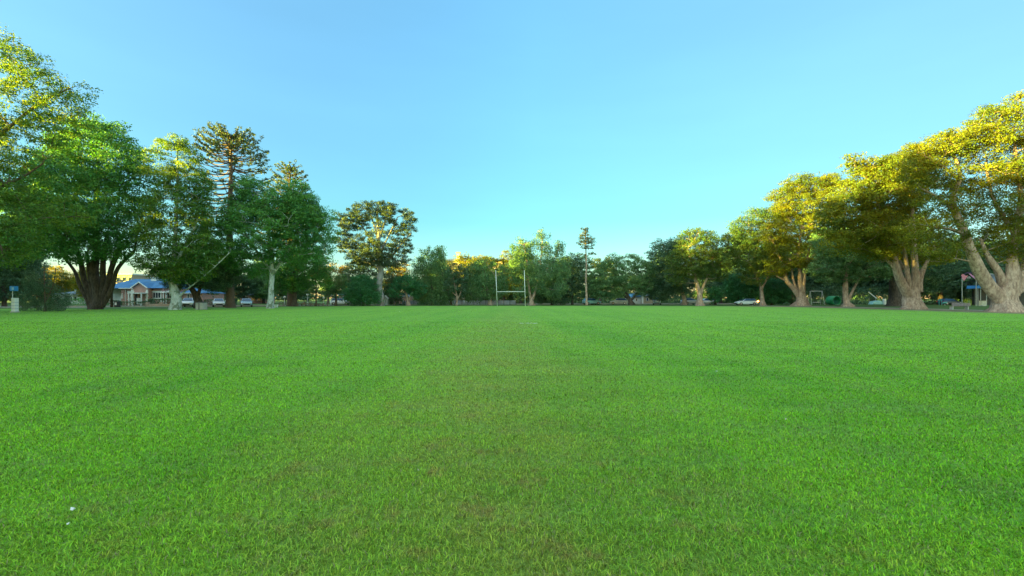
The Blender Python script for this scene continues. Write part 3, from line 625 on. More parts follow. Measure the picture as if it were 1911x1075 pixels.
tree('camphor_laurel', 'camphor laurel with five stems rising from one reddish trunk beside the swing frame', 1495, 86,
     [[(1495, 571, 24), (1495, 562, 19), (1494, 552, 16), (1495, 540, 9), (1492, 510, 6), (1490, 480, 4), (1495, 430, 3), (1500, 380, 2)],
      [(1490, 554, 9), (1478, 536, 7), (1468, 523, 6.5), (1464, 505, 5), (1459, 488, 4), (1450, 470, 3)],
      [(1469, 524, 4), (1460, 520, 3), (1450, 516, 2)], [(1487, 545, 6), (1482, 528, 4.5), (1478, 508, 4), (1474, 480, 3)],
      [(1499, 548, 7), (1500, 528, 6), (1503, 500, 4), (1515, 450, 3)], [(1497, 545, 5), (1496, 520, 4), (1505, 490, 3), (1525, 470, 2)]],
     [(1500, 345, 38, 18), (1530, 350, 32, 20), (1470, 370, 35, 22), (1545, 370, 25, 25), (1500, 385, 50, 28), (1460, 400, 22, 20), (1450, 440, 30, 28), (1490, 440, 40, 35), (1535, 420, 40, 35), (1470, 478, 35, 22), (1520, 480, 35, 25), (1452, 500, 20, 14), (1550, 335, 14, 10), (1480, 350, 16, 10)],
     'camphor', 'barkpale', 1.75, 1.35, 85, .3, 52, -.4, group=GR, flare=.6)
tree('camphor_laurel', 'smaller low crowned camphor laurel with a narrow trunk between the two big ones', 1580, 79,
     [[(1581, 572, 16), (1580, 565, 10), (1578, 550, 8.5), (1577, 535, 8), (1580, 510, 5), (1585, 480, 4)], [(1584, 562, 5), (1590, 545, 4), (1598, 528, 3.5), (1610, 505, 3)]],
     [(1575, 480, 45, 25), (1540, 500, 28, 22), (1610, 490, 38, 25), (1580, 510, 45, 15), (1600, 450, 45, 30), (1555, 455, 35, 28), (1540, 518, 16, 8), (1645, 500, 20, 20)], 'mid', 'barkpale', 1.75, 1.3, 85, .3, 53, -.4, group=GR, flare=.7)
tree('camphor_laurel', 'camphor laurel with a huge grey forked trunk left of the park bench', 1704, 61,
     [[(1704, 577.5, 36), (1704, 570, 30), (1704, 558, 26), (1703, 548, 23), (1708, 530, 14), (1708, 505, 11), (1706, 470, 9), (1704, 420, 7), (1700, 370, 5), (1698, 320, 3)],
      [(1697, 552, 16), (1685, 530, 14), (1675, 508, 13), (1667, 485, 10), (1658, 460, 8), (1648, 425, 6), (1640, 390, 4), (1630, 350, 3)],
      [(1676, 512, 7), (1664, 494, 6), (1650, 482, 5), (1635, 474, 3)],
      [(1698, 540, 9), (1694, 515, 8), (1690, 485, 6), (1684, 450, 4)],
      [(1712, 545, 15), (1716, 525, 11), (1722, 510, 8), (1730, 490, 6), (1745, 460, 4)],
      [(1706, 500, 9, 2), (1706, 470, 8, 3), (1715, 430, 6, 4), (1735, 390, 4, 4)]],
     [(1690, 310, 40, 26), (1650, 325, 40, 28), (1720, 300, 30, 22), (1610, 350, 40, 28), (1650, 370, 55, 32), (1700, 370, 50, 40, 3), (1590, 390, 40, 32), (1560, 405, 28, 25), (1625, 425, 55, 35), (1740, 345, 30, 30, 2), (1575, 440, 30, 24), (1650, 455, 45, 28), (1730, 420, 38, 35, 3), (1550, 435, 18, 16), (1745, 470, 28, 20, 2), (1620, 310, 30, 14), (1590, 300, 16, 10), (1690, 440, 40, 30, 5, .7), (1565, 460, 20, 12)],
     'camphor', 'barkpale', 1.8, 1.45, 110, .3, 54, -.36, group=GR, flare=.3)
tree('fig_tree', 'thick dark trunked tree standing behind the huge forked trunk', 1672, 82,
     [[(1673, 572, 27), (1673, 560, 22), (1672, 530, 19), (1674, 505, 20), (1672, 470, 12), (1670, 430, 6)], [(1670, 505, 10), (1655, 480, 7), (1635, 460, 5)]],
     [(1680, 470, 60, 30), (1640, 495, 35, 22), (1720, 500, 45, 32), (1600, 500, 40, 25), (1750, 480, 40, 30), (1660, 430, 60, 40), (1725, 525, 25, 14)], 'dark', 'barkdark', 2.1, 1.6, 75, .36, 55, -.5)
tree('camphor_laurel', 'nearest camphor laurel on the right with a leaning limb and buttressed trunk by the bench', 1876, 49,
     [[(1877, 582.5, 48), (1877, 573, 40), (1876, 560, 34), (1877, 548, 31), (1886, 530, 24), (1888, 505, 18), (1887, 480, 14), (1895, 440, 11), (1905, 390, 9), (1900, 330, 6), (1895, 270, 4)],
      [(1868, 560, 25), (1848, 535, 21), (1832, 508, 19), (1818, 482, 17), (1804, 455, 15), (1796, 430, 13), (1786, 400, 11), (1780, 370, 8), (1790, 330, 6), (1780, 290, 4)],
      [(1888, 552, 22), (1903, 522, 17), (1915, 495, 15), (1930, 455, 11), (1950, 400, 8), (1960, 340, 5)],
      [(1876, 545, 15), (1870, 520, 13), (1862, 502, 11), (1848, 485, 10), (1838, 468, 6), (1828, 445, 4)],
      [(1787, 402, 6), (1768, 380, 5), (1745, 365, 4), (1720, 352, 2.5)],
      [(1788, 335, 5), (1765, 315, 4.5), (1740, 300, 3.5), (1715, 285, 2.5)],
      [(1799, 438, 7), (1775, 428, 5), (1750, 425, 3.5), (1725, 420, 2.5)],
      [(1898, 545, 13), (1912, 535, 11), (1935, 510, 9), (1965, 480, 7)],
      [(1895, 440, 7), (1870, 400, 6), (1850, 360, 5), (1840, 310, 3)]],
     [(1890, 240, 50, 30, 0, .9), (1850, 225, 32, 22, 0, .8), (1910, 195, 25, 18, 0, .8), (1825, 260, 45, 28), (1780, 265, 40, 22, 0, 1), (1735, 285, 42, 26), (1705, 320, 28, 26, 0, .9), (1770, 320, 48, 32, 0, .9), (1840, 320, 55, 38, 0, .85), (1910, 310, 50, 45, 0, .85), (1975, 300, 60, 80), (1800, 375, 45, 30, 0, .8), (1870, 385, 50, 35, 0, .8), (1930, 400, 50, 40, 0, .9), (1765, 425, 35, 26, 0, .8), (1735, 460, 32, 22), (1800, 465, 30, 14, 0, .7), (1870, 440, 40, 25), (1920, 455, 45, 28), (1740, 385, 26, 24, 0, .7), (1700, 430, 20, 16, 0, .6), (1990, 420, 50, 50), (1845, 205, 14, 8), (1895, 480, 30, 14, 0, .8), (1755, 480, 22, 12)],
     'camphor', 'barkpale', 1.5, 1.25, 100, .235, 56, -.32, group=GR, flare=.3, rzf=.85)
GS = 'shrubs in the row at the right of the far end'
shrub('small bright green shrub, leftmost of the shrub row', 1335, 97, [(1335, 552, 12, 15), (1335, 542, 8, 8)], 'shrub', 61, 1.2, .9, 75, .27, group=GS)
shrub('tall two humped grey green shrub, second in the shrub row', 1378, 98, [(1370, 538, 18, 25), (1395, 540, 16, 24), (1382, 550, 22, 15), (1370, 525, 12, 12)], 'shrub', 62, 1.3, 1.0, 75, .29, group=GS)
shrub('widest shrub of the row, right of the parked car with a lit orange lamp', 1440, 96, [(1425, 545, 20, 20), (1450, 540, 24, 22), (1440, 555, 30, 12), (1430, 530, 14, 12)], 'shrub', 63, 1.3, 1.0, 75, .29, group=GS)
shrub('dark shrub closing the row against the five stemmed trunk', 1478, 99, [(1475, 548, 14, 18), (1468, 535, 12, 14)], 'dark', 64, 1.3, 1.0, 70, .3, group=GS)

# ------------------------------------------------------------------ trees behind (three kinds, copied)
bgp = []
for k, (lf, dr) in enumerate((('dark', 0), ('mid', .5), ('camphor', 0))):
    bgp.append(dict(leaf=lf, droop=dr, seed=80 + k))
GB = 'trees beyond the street and playground'
protos = []
def bg_proto(k):
    d = bgp[k]
    # built at px 955.5, Y 120 : about 13 m tall and 13 m wide
    return tree(['dark_background_tree', 'bushy_background_tree', 'camphor_background_tree'][k], 'x', 955.5, 120,
                [[(955.5, HZ + CH * F / 120, 5), (955, 545, 4), (954, 510, 2)]],
                [(955, 505, 34, 20), (935, 520, 24, 20), (975, 520, 26, 20), (950, 488, 22, 12), (970, 535, 24, 14), (938, 540, 22, 14)],
                d['leaf'], 'barkdark', 2.1, 1.6, 62, .42, d['seed'], -.4, droop=d['droop'], group=GB)
BG = [(-120, 110, 1.5, 0, 'big dark tree beyond the left end of the street, outside the house row'),
      (-40, 112, 1.2, 1, 'bushy green tree at the left edge behind the casuarina'),
      (40, 118, 1.1, 0, 'dark tree left of the grey roofed house'),
      (112, 140, .85, 2, 'olive tree behind the grey roofed house'),
      (168, 112, .7, 2, 'olive tree between the grey roofed house and the brick house'),
      (352, 118, 1.0, 0, 'dark tree behind the right end of the brick house'),
      (405, 112, .95, 1, 'green tree behind the white hatchback'),
      (455, 115, .9, 0, 'dark tree behind the thick bunya trunk'),
      (492, 120, .95, 1, 'green tree behind the pale trunked plane tree'),
      (540, 126, .85, 0, 'dark tree behind the timber rail'),
      (870, 150, .95, 2, 'far tree left of the long roof'),
      (1052, 128, 1.05, 0, 'dark tree behind the forked gum tree'),
      (972, 126, 1.1, 0, 'dark tree seen between the goal uprights'),
      (905, 128, 1.0, 0, 'dark tree behind the broad tree'),
      (825, 128, 1.0, 0, 'dark tree behind the weeping tree'),
      (1240, 140, 1.2, 0, 'tall dark tree behind the blue green domed tree'),
      (1345, 122, 1.25, 0, 'dark tree behind the small bright shrub'),
      (1400, 118, 1.35, 1, 'green tree behind the two humped shrub'),
      (1455, 116, 1.4, 0, 'dark tree behind the widest shrub'),
      (1520, 112, 1.3, 0, 'dark tree behind the swing frame'),
      (1575, 116, 1.35, 1, 'green tree behind the green tunnel'),
      (1632, 110, 1.4, 0, 'dark tree behind the playground slide'),
      (1700, 112, 1.3, 0, 'dark tree behind the huge forked trunk and fig'),
      (1755, 100, 1.25, 0, 'dark tree left of the pink panelled play tower'),
      (1800, 112, 1.35, 0, 'dark tree behind the pink panelled play tower'),
      (1862, 118, 1.3, 1, 'green tree behind the playground pavilion roof'),
      (1930, 112, 1.4, 0, 'dark tree behind the nearest camphor laurel'),
      (2030, 100, 1.5, 2, 'camphor tree beyond the right end of the pavilion'),
      (2060, 70, 1.5, 0, 'dark tree outside the right edge beside the pavilion')]
pr = [bg_proto(0), bg_proto(1), bg_proto(2)]; used = [False] * 3
for (px, Y, s, k, lb) in BG:
    o = pr[k] if not used[k] else copy_tree(pr[k]); used[k] = True
    o.location = G(px, Y); o.scale = (s, s, s * random.uniform(.92, 1.06)); o.rotation_euler = (0, 0, random.uniform(0, 6.28)); o['label'] = lb
# far-off wood: ring beyond everything, plus an unseen tree belt added left of and behind the viewer to shade the field
def wood(name, label, rows, seed, mat, h0, h1, per=34, ls=.9, cr=2.4):
    rng = np.random.default_rng(seed); cl = []
    for (x, y, R_, H) in rows:
        n = int(R_ * H * .75)
        for _ in range(n):
            a = rng.uniform(0, 2 * PI); z = rng.uniform(.1, 1) ; rr = R_ * math.sqrt(max(0.05, 1 - max(0, (z - .45) / .6) ** 2)) * rng.uniform(.6, 1)
            cl.append((x + math.cos(a) * rr, y + math.sin(a) * rr, z * H))
    cl = np.array(cl); V = leaf_arrays(cl, cr * rng.uniform(.7, 1.2, len(cl)), per, ls, rng); V[:, 2] = np.maximum(V[:, 2], .02)
    me = np_mesh(name, V, np.arange(len(V)).reshape(-1, 4), 4); o = link(name, me, M[mat]); tag(o, label, 'wood', kind='stuff'); return o
rows = []
random.seed(5)
for i in range(64):
    a = math.radians(-62 + 124 * i / 63); d = random.uniform(205, 240); rows.append((math.sin(a) * d, math.cos(a) * d, random.uniform(6, 9), random.uniform(8, 11.5) + (3 if a > .1 else 0)))
wood('distant_wood', 'far-off dark tree line closing the view beyond the houses', rows, 4, 'dark', 8, 12, 26, 1.1, 2.6)
rows = []
SUN_AZ = Vector((-.93, -.37, 0)).normalized(); SV = Vector((SUN_AZ.y, -SUN_AZ.x, 0))
for row, (dist, Hm) in enumerate(((112, 19.5), (122, 21), (132, 16))):
    for i in range(46):
        v = -85 + i * 5.7 + random.uniform(-2, 2); p = SUN_AZ * (dist + random.uniform(-3, 3)) + SV * v
        rows.append((p.x, p.y, random.uniform(4.2, 5.5), (Hm + (1.5 if v < 50 else (5.5 if v < 74 else 0))) * random.uniform(.74, 1.1)))
for i in range(17):
    y = 31 - i * 6.3; rows.append((-66 + random.uniform(-2.5, 2.5), y, random.uniform(4.5, 6), random.uniform(22, 31)))
for i in range(16):
    y = 24 - i * 6.3; rows.append((-76 + random.uniform(-2.5, 2.5), y, random.uniform(5, 6.5), random.uniform(23, 29)))
wood('shade_tree_belt', 'dense unseen belt of trees beyond the left touchline, shaped to shade the field', rows, 6, 'dark', 14, 20, 40, 1.1, 2.2)

# ------------------------------------------------------------------ goal posts
gp = thing('goal_posts', 'white H shaped rugby goal posts standing at the far end of the field', 'goal posts', (0, 0, 0))
YG = 83.5; gx0, gx1 = G(928, YG).x, G(980.5, YG).x; gp.location = ((gx0 + gx1) / 2, YG, 0)
ztop = P(0, 504, YG).z; zb = P(0, 544.5, YG).z
for x, lean in ((gx0, -.3), (gx1, -.22)):
    MB().tube([(x, YG, -.02), (x + lean, YG, ztop)], [.07, .05], 12).build('upright', M['white'], gp, smooth=True)
MB().tube([(gx0 - .1, YG, zb), (gx1 - .08, YG, zb + .02)], .06, 10).build('crossbar', M['white'], gp, smooth=True)

# ------------------------------------------------------------------ house left
YH = 90.0
hx = lambda px: G(px, YH).x
hz = lambda py: P(0, py, YH).z
house = thing('brick_house', 'brick house with blue roof, white chimney and gabled entry, left of the mottled trunk', 'house', (hx(270), YH, 0))
eave = hz(538); ridge = hz(522)
mb = MB(); mb.box(hx(226), hx(303), YH, YH + 9, 0, eave); mb.box(hx(257), hx(284), YH - 1.2, YH - .003, 0, eave)
mb.prism([(hx(257), eave), (hx(284), eave), (hx(270.5), hz(529))], 'y', YH - 1.2, YH + 2); mb.build('wall', M['brick'], house)
MB().box(hx(192), hx(225.9), YH + 1.5, YH + 9.5, 0, eave).build('side_wall', M['clad'], house)
def hip(x0, x1, y0, y1, z0, z1, rx0, rx1):
    ym = (y0 + y1) / 2; m = MB()
    a, b, c, d, e, f = (x0, y0, z0), (x1, y0, z0), (x1, y1, z0), (x0, y1, z0), (rx0, ym, z1), (rx1, ym, z1)
    m.poly([a, b, f, e]).poly([c, d, e, f]).poly([d, a, e]).poly([b, c, f]).poly([a, d, c, b]); return m
roof = hip(hx(186), hx(306), YH - .5, YH + 10, eave + .02, ridge + .35, hx(215), hx(285)).build('roof', M['roofblue'], house)
hip(hx(278), hx(306), YH - .62, YH + 5, eave + .03, hz(525.5), hx(290), hx(294)).build('roof', M['roofblue'], house)
mb = MB(); mb.poly([(hx(255.5), YH - 1.45, eave + .03), (hx(270.5), YH - 1.45, hz(527.3)), (hx(270.5), YH + 4, hz(527.3)), (hx(255.5), YH + 4, eave + .03)])
mb.poly([(hx(285.5), YH - 1.45, eave + .03), (hx(285.5), YH + 4, eave + .03), (hx(270.5), YH + 4, hz(527.3)), (hx(270.5), YH - 1.45, hz(527.3))]); mb.build('gable_roof', M['roofblue'], house)
mb = MB(); xm = hx(270.5); zt = hz(526.6)
for xa in (hx(255), hx(286)):
    mb.prism([(xa, eave - .1), (xm, zt - .14), (xm, zt + .06), (xa, eave + .12)], 'y', YH - 1.56, YH - 1.46)
mb.build('gable_trim', M['white'], house)
ch = MB().box(hx(254.5), hx(264.5), YH + 3.6, YH + 4.6, ridge - .8, hz(517)).build('chimney', M['cream'], roof)
MB().box(hx(253.8), hx(265.2), YH + 3.5, YH + 4.7, hz(517), hz(515.4)).build('chimney_cap', M['white'], roof)
for a, b in ((254.3, 259), (282, 285)):
    mb = MB(); z = 0; i = 0
    while z < eave - .3:
        g = .1 * (i % 2); mb.box(hx(a) - g, hx(b) + g, YH - 1.26, YH - 1.19, z, z + .36); z += .37; i += 1
    mb.build('corner_stones', M['cream'], house)
def window(x0, x1, z0, z1, y, n, parent, lintel=True, rows=2):
    f = MB(); t = .07
    f.box(x0, x1, y - .08, y - .02, z0, z0 + t); f.box(x0, x1, y - .08, y - .02, z1 - t, z1)
    for k in range(n + 1):
        xx = x0 + (x1 - x0 - t) * k / n; f.box(xx, xx + t, y - .083, y - .018, z0 + t, z1 - t)
    for r in range(1, rows): zz = z0 + (z1 - z0) * r / rows; f.box(x0 + t, x1 - t, y - .06, y - .03, zz, zz + .035)
    w = f.build('window', M['white'], parent)
    MB().box(x0 + .02, x1 - .02, y - .04, y - .01, z0 + .02, z1 - .02).build('pane', M['glass'], w)
    MB().box(x0 - .12, x1 + .12, y - .16, y - .004, z0 - .1, z0 - .004).build('sill', M['white'], w)
    if lintel: MB().box(x0 - .2, x1 + .2, y - .09, y - .005, z1 + .02, z1 + .28).build('lintel', M['cream'], w)
    return w
window(hx(239.5), hx(249), hz(558), hz(545.8), YH, 2, house, rows=3)
window(hx(285.5), hx(300.5), hz(556.5), hz(545.5), YH, 3, house, rows=1)
window(hx(227.5), hx(229.5), hz(556), hz(547), YH, 1, house, False)
por = MB().box(hx(259), hx(284), YH - 2.7, YH - 1.27, hz(548.2), hz(546.4)).build('porch_roof', M['white'], house)
for p in (260.5, 267.5, 283): MB().box(hx(p) - .09, hx(p) + .09, YH - 2.6, YH - 2.42, 0, hz(548.25)).build('porch_post', M['white'], house)
MB().box(hx(261), hx(265.5), YH - 1.25, YH - 1.2, 0.2, hz(549.5)).build('doorway', M['trim'], house)
dr = MB().box(hx(270), hx(274.5), YH - 1.28, YH - 1.21, .25, hz(549.5)).build('door', M['trim'], house)
MB().box(hx(274), hx(274.3), YH - 1.34, YH - 1.29, 1.15, 1.25).build('handle', M['steel'], dr)
mb = MB()
for k in range(9): mb.box(hx(275.3) + k * .1, hx(275.3) + k * .1 + .05, YH - 2.6, YH - 2.55, .3, 1.5)
mb.box(hx(275), hx(283.4), YH - 2.62, YH - 2.53, 1.5, 1.57); mb.build('porch_railing', M['white'], house)
MB().tube([(hx(235), YH - .1, 0), (hx(235), YH - .1, eave - .3), (hx(232.5), YH - .3, eave)], .06, 6).build('downpipe', M['white'], house)
MB().box(hx(226.2), hx(256.8), YH - .62, YH - .51, eave - .1, eave + .05).build('gutter', M['white'], house)
# verandah bay and right wing
MB().box(hx(303.1), hx(316), YH + 1, YH + 8, 0, hz(546)).build('verandah_wall', M['brick'], house)
MB().prism([(YH - .8, hz(546.5)), (YH - .8, hz(545.6)), (YH + 2, hz(541)), (YH + 2, hz(542))], 'x', hx(303.2), hx(318)).build('verandah_roof', M['cream'], house)
for p in (305, 309.5, 314.5): MB().box(hx(p) - .07, hx(p) + .07, YH - .7, YH - .56, 0, hz(546.6)).build('verandah_post', M['white'], house)
window(hx(306), hx(313.5), hz(557), hz(548), YH + 1, 2, house, False, 1)
MB().box(hx(316.1), hx(365), YH + 2, YH + 9, 0, hz(547)).build('wing_wall', M['brick'], house)
hip(hx(315), hx(367), YH + 1.5, YH + 9.5, hz(547) + .02, hz(538.5), hx(328), hx(354)).build('wing_roof', M['roofblue'], house)
MB().box(hx(318), hx(366), YH + 1.36, YH + 1.46, hz(547.6), hz(546.4)).build('fascia', M['white'], house)
window(hx(336), hx(340.5), hz(558), hz(548.5), YH + 2, 1, house, False, 1)

h2 = thing('sunlit_building', 'two storey building lit gold by the sun above the blue roof', 'building', G(232, 150))
x0, x1 = G(200, 150).x, G(246, 150).x; zt = P(0, 513, 150).z
MB().box(x0, x1, 150, 160, 0, zt).build('wall', M['brick2'], h2)
MB().box(x0 - .3, x1 + .3, 149.7, 160.3, zt + .003, zt + .5).build('parapet', M['cream'], h2)
for k in range(4):
    xx = x0 + 1.3 + k * 2.05; w_ = MB().box(xx, xx + 1.1, 149.9, 149.97, zt - 2.2, zt - .7).build('window', M['white'], h2); MB().box(xx + .1, xx + 1.0, 149.85, 149.895, zt - 2.1, zt - .8).build('pane', M['glass'], w_)

h3 = thing('grey_roofed_house', 'low house with a grey roof and white verandah seen past the casuarina', 'house', G(125, 112))
gx = lambda p: G(p, 112).x; gz = lambda q: P(0, q, 112).z
MB().box(gx(96), gx(150), 112, 119, 0, gz(549.5)).build('wall', M['cream'], h3)
hip(gx(92), gx(142), 110.8, 120, gz(549.5) + .02, gz(543.5), gx(112), gx(128)).build('roof', M['roofgrey'], h3)
MB().box(gx(124.7), gx(126.2), 114, 114.8, gz(545), gz(539.5)).build('chimney', M['white'], h3)
for k in range(6): MB().box(gx(118 + k * 5) - .08, gx(118 + k * 5) + .08, 110.9, 111.06, 0, gz(550.6)).build('verandah_post', M['white'], h3)
MB().box(gx(116), gx(146), 110.6, 111.8, gz(550.6), gz(549.6)).build('verandah_roof', M['white'], h3)
for p in (121, 131, 139): 
    w_ = MB().box(gx(p), gx(p + 5), 111.9, 111.97, .8, 1.9).build('window', M['white'], h3); MB().box(gx(p) + .08, gx(p + 5) - .08, 111.86, 111.895, .88, 1.82).build('pane', M['glass'], w_)

# ------------------------------------------------------------------ hedges, walls, fence
def hedge(label, x0, x1, y0, y1, h, leaf='dark', seed=1, group=None, ls=.22):
    rng = np.random.default_rng(seed); L_ = x1 - x0; W = y1 - y0
    n = int((L_ * W + 2 * (L_ + W) * h) * 62)
    p = rng.uniform(0, 1, (n, 3)) * [L_, W, h]; f = rng.uniform(0, 1, n)
    side = rng.integers(0, 3, n)
    p[:, 2] = np.where(side == 0, h + rng.normal(size=n) * .06 + .07 * np.sin(p[:, 0] * 2.3 + seed), p[:, 2]); p[:, 1] = np.where(side == 1, rng.normal(size=n) * .07, p[:, 1]); p[:, 0] = np.where(side == 2, np.where(f < .5, 0, L_) + rng.normal(size=n) * .06, p[:, 0])
    nr = unit(np.stack([(side == 2) * np.where(f < .5, -1., 1), (side == 1) * -1., (side == 0) * 1.], 1) + rng.normal(size=(n, 3)) * .5)
    t = unit(np.cross(nr, rng.normal(size=(n, 3)))); b = np.cross(nr, t); s = ls * rng.uniform(.6, 1.3, (n, 1))
    c = p - [L_ / 2, W / 2, 0]; c[:, 2] = np.maximum(c[:, 2], .05)
    V = np.stack([c - t * s * .5, c + b * s * .3, c + t * s * .5, c - b * s * .3], 1).reshape(-1, 3)
    me = np_mesh('hedge', V, np.arange(len(V)).reshape(-1, 4), 4); o = link('hedge', me, M[leaf]); o.location = ((x0 + x1) / 2, (y0 + y1) / 2, 0)
    return tag(o, label, 'hedge', group)
hedge('clipped dark hedge before the verandah of the brick house', G(281, 85.6).x, G(362, 85.6).x, 85, 86.3, 1.35, seed=1)
hedge('low clipped hedge left of the clipped dark hedge, along the brick house garden', G(224, 84).x, G(275, 84).x, 83.5, 84.4, .85, seed=2)
hedge('dark hedge before the white boarded side of the brick house', G(182, 83.5).x, G(222, 83.5).x, 83, 84, 1.1, seed=3)
hedge('long hedge in front of the grey roofed house', G(92, 100).x, G(165, 100).x, 99.5, 100.5, 1.35, 'planedark', seed=4)
hedge('bright lime green hedge above the dark one behind the white hatchback', G(374, 97).x, G(400, 97).x, 96.4, 97.6, 1.75, 'lime', seed=5)
hedge('dark hedge behind the three parked cars', G(362, 93).x, G(440, 93).x, 92.5, 93.3, 1.15, seed=6)
hedge('black green hedge between the smooth grey trunk and the grey fence', G(727, 97).x, G(755, 97).x, 96.5, 97.3, 1.1, seed=7)
hedge('tall dark hedge closing the playground behind the swing frame, green tunnel and slide', G(1455, 106).x, G(1800, 106).x, 105.5, 107, 4.2, seed=8, ls=.34)
hedge('tall dark hedge behind the play tower and pavilion', G(1790, 104).x, G(1985, 104).x, 103, 104.5, 4.0, seed=9, ls=.34)
hedge('long dark hedge behind the street cars right of the slim pine', G(1050, 130).x, G(1440, 130).x, 129, 130.5, 3.0, seed=10, ls=.4)
hedge('long dark hedge beyond the grey fence', G(700, 134).x, G(1045, 134).x, 133, 134.5, 3.2, seed=11, ls=.4)
lw = thing('low_garden_wall', 'low brick garden wall with piers in front of the brick house', 'wall', G(300, 82.6))
MB().box(G(275, 82.6).x, G(345, 82.6).x, 82.5, 82.75, 0, .45).build('wall', M['brick2'], lw)
for p in (275.5, 301, 344): MB().box(G(p, 82.6).x - .25, G(p, 82.6).x + .25, 82.4, 82.85, 0, .8).build('pier', M['brick2'], lw)
fn = thing('metal_fence', 'grey blue sheet metal fence behind the dome crowned tree and goal posts', 'fence', G(845, 101))
segs = [(750 + i * 11.2) for i in range(20)]
for i in range(len(segs) - 1):
    MB().box(G(segs[i], 101).x + .06, G(segs[i + 1], 101).x - .06, 101, 101.04, .04, 1.0).build('fence_panel', M['fence'], fn)
for p in segs: MB().box(G(p, 101).x - .055, G(p, 101).x + .055, 100.97, 101.07, 0, 1.06).build('post', M['darkmetal'], fn)
rl = thing('timber_rail', 'low weathered timber rail on short posts beside the dark trunked leafy tree', 'fence', G(575, 84))
for p in range(555, 612, 8): MB().box(G(p, 84).x - .08, G(p, 84).x + .08, 83.95, 84.1, 0, .55).build('post', M['timber'], rl)
MB().box(G(553, 84).x, G(606, 84).x, 83.8, 83.948, .35, .5).build('rail', M['timber'], rl)

# picnic tables under the slender trees
def picnic(x, y, lb, proto=[None]):
    if proto[0] is None:
        r = thing('picnic_table', lb, 'picnic table', (x, y, 0), .1, 'picnic tables under the trees')
        for nm, bx in (('tabletop', (-.95, .95, -.38, .38, .72, .77)), ('bench_seat', (-.95, .95, -.85, -.6, .43, .47)), ('bench_seat', (-.95, .95, .6, .85, .43, .47))):
            MB().box(*bx).build(nm, M['timber'], r, world=False)
        for s in (-.7, .7):
            m = MB(); m.box(s - .04, s + .04, -.8, .8, .36, .43)
            for q in (-1, 1): m.prism([(q * .6, 0), (q * .7, 0), (q * .3, .72), (q * .2, .72)], 'x', s - .039, s + .039)
            m.build('leg_frame', M['timber'], r, world=False)
        proto[0] = r; return r
    c = copy_tree(proto[0]); c.location = (x, y, 0); c['label'] = lb; c.rotation_euler = (0, 0, random.uniform(-.3, .3)); return c
picnic(G(562, 86.5).x, 86.5, 'timber picnic table just right of the dark trunk')
picnic(G(573, 88).x, 88, 'timber picnic table directly left of the thin stemmed tree')
picnic(G(530, 86).x, 86, 'timber picnic table between the pale trunk and the dark trunk')

# lamp posts with white globes
def lamp(px, Y, h, lb, proto=[None]):
    if proto[0] is None:
        r = thing('globe_lamp_post', lb, 'lamp post', G(px, Y), 0, 'white globe lamp posts')
        MB().lathe((0, 0, 0), [(.14, 0), (.14, .25), (.06, .35), (.045, 1.0)], 10).build('post', M['palepost'], r, world=False, smooth=True)
        MB().lathe((0, 0, 1.0), [(.06, 0), (.2, .08), (.25, .24), (.2, .4), (.06, .49)], 14).build('globe', M['white'], r, world=False, smooth=True)
        proto[0] = r
    else: r = copy_tree(proto[0]); r.location = G(px, Y); r['label'] = lb
    k = h - .5
    for c in r.children:
        if c.name.startswith('post'): c.scale = (1, 1, k)
        else: c.location.z = k - 1
    return r
lamp(189, 78, 6.0, 'tall white globe lamp post seen between the seven dark stems')
lamp(531, 88, 2.0, 'short globe lamp post left of the dark trunked leafy tree')
lamp(574, 96, 2.6, 'short globe lamp post by the thin stemmed tree')
lamp(604, 86, 1.9, 'short globe lamp post between the two slender trees')
lamp(618, 92, 2.3, 'short globe lamp post just left of the slender tree')

# blue topped pole and white post at the left edge
bp_ = thing('blue_notice_pole', 'thin pole with a blue box sign at the left edge of the lawn', 'sign', G(23.5, 48))
z1, z2 = P(0, 543, 48).z, P(0, 534, 48).z; bx = G(23.5, 48).x
MB().tube([(bx, 48, 0), (bx, 48, z1 + .1)], .035, 8).build('pole', M['palepost'], bp_)
MB().box(bx - .12, bx + .42, 47.8, 48.2, z1, z2).build('sign_box', M['postblue'], bp_, bevel=.03)
MB().box(bx + .14, bx + .38, 47.78, 47.797, z1 + .1, z2 - .12).build('sign_face', m_plain('pale_blue_face', (.35, .6, .9), .5), bp_)
wp = thing('white_post', 'chunky white post standing under the blue box sign', 'post', G(28, 47))
x = G(28, 47).x; z = P(0, 556, 47).z
MB().box(x - .2, x + .2, 46.8, 47.2, 0, z).build('shaft', M['white'], wp, bevel=.03)
MB().box(x - .26, x + .26, 46.74, 47.26, 0, .12).build('foot', M['concrete'], wp)
for k in range(3): MB().box(x - .204, x + .204, 46.79, 47.21, .4 + k * .35, .44 + k * .35).build('band', m_plain('grey_blue_band', (.35, .42, .55), .6), wp)
up = thing('utility_pole', 'dark timber utility pole rising into the trees before the brick house', 'pole', G(208.5, 74))
x = G(208.5, 74).x
MB().tube([(x, 74, 0), (x - .1, 74, P(0, 500, 74).z), (x - .15, 74, P(0, 478, 74).z)], [.2, .16, .14], 10).build('shaft', M['barkdark'], up, smooth=True)
MB().box(x - 1.1, x + .9, 73.85, 73.97, P(0, 486, 74).z, P(0, 484.4, 74).z).build('crossarm', M['timber'], up)
for q in (-.9, -.3, .6): MB().lathe((x + q, 73.91, P(0, 484.4, 74).z), [(.04, 0), (.07, .05), (.05, .14)], 8).build('insulator', M['white'], up)

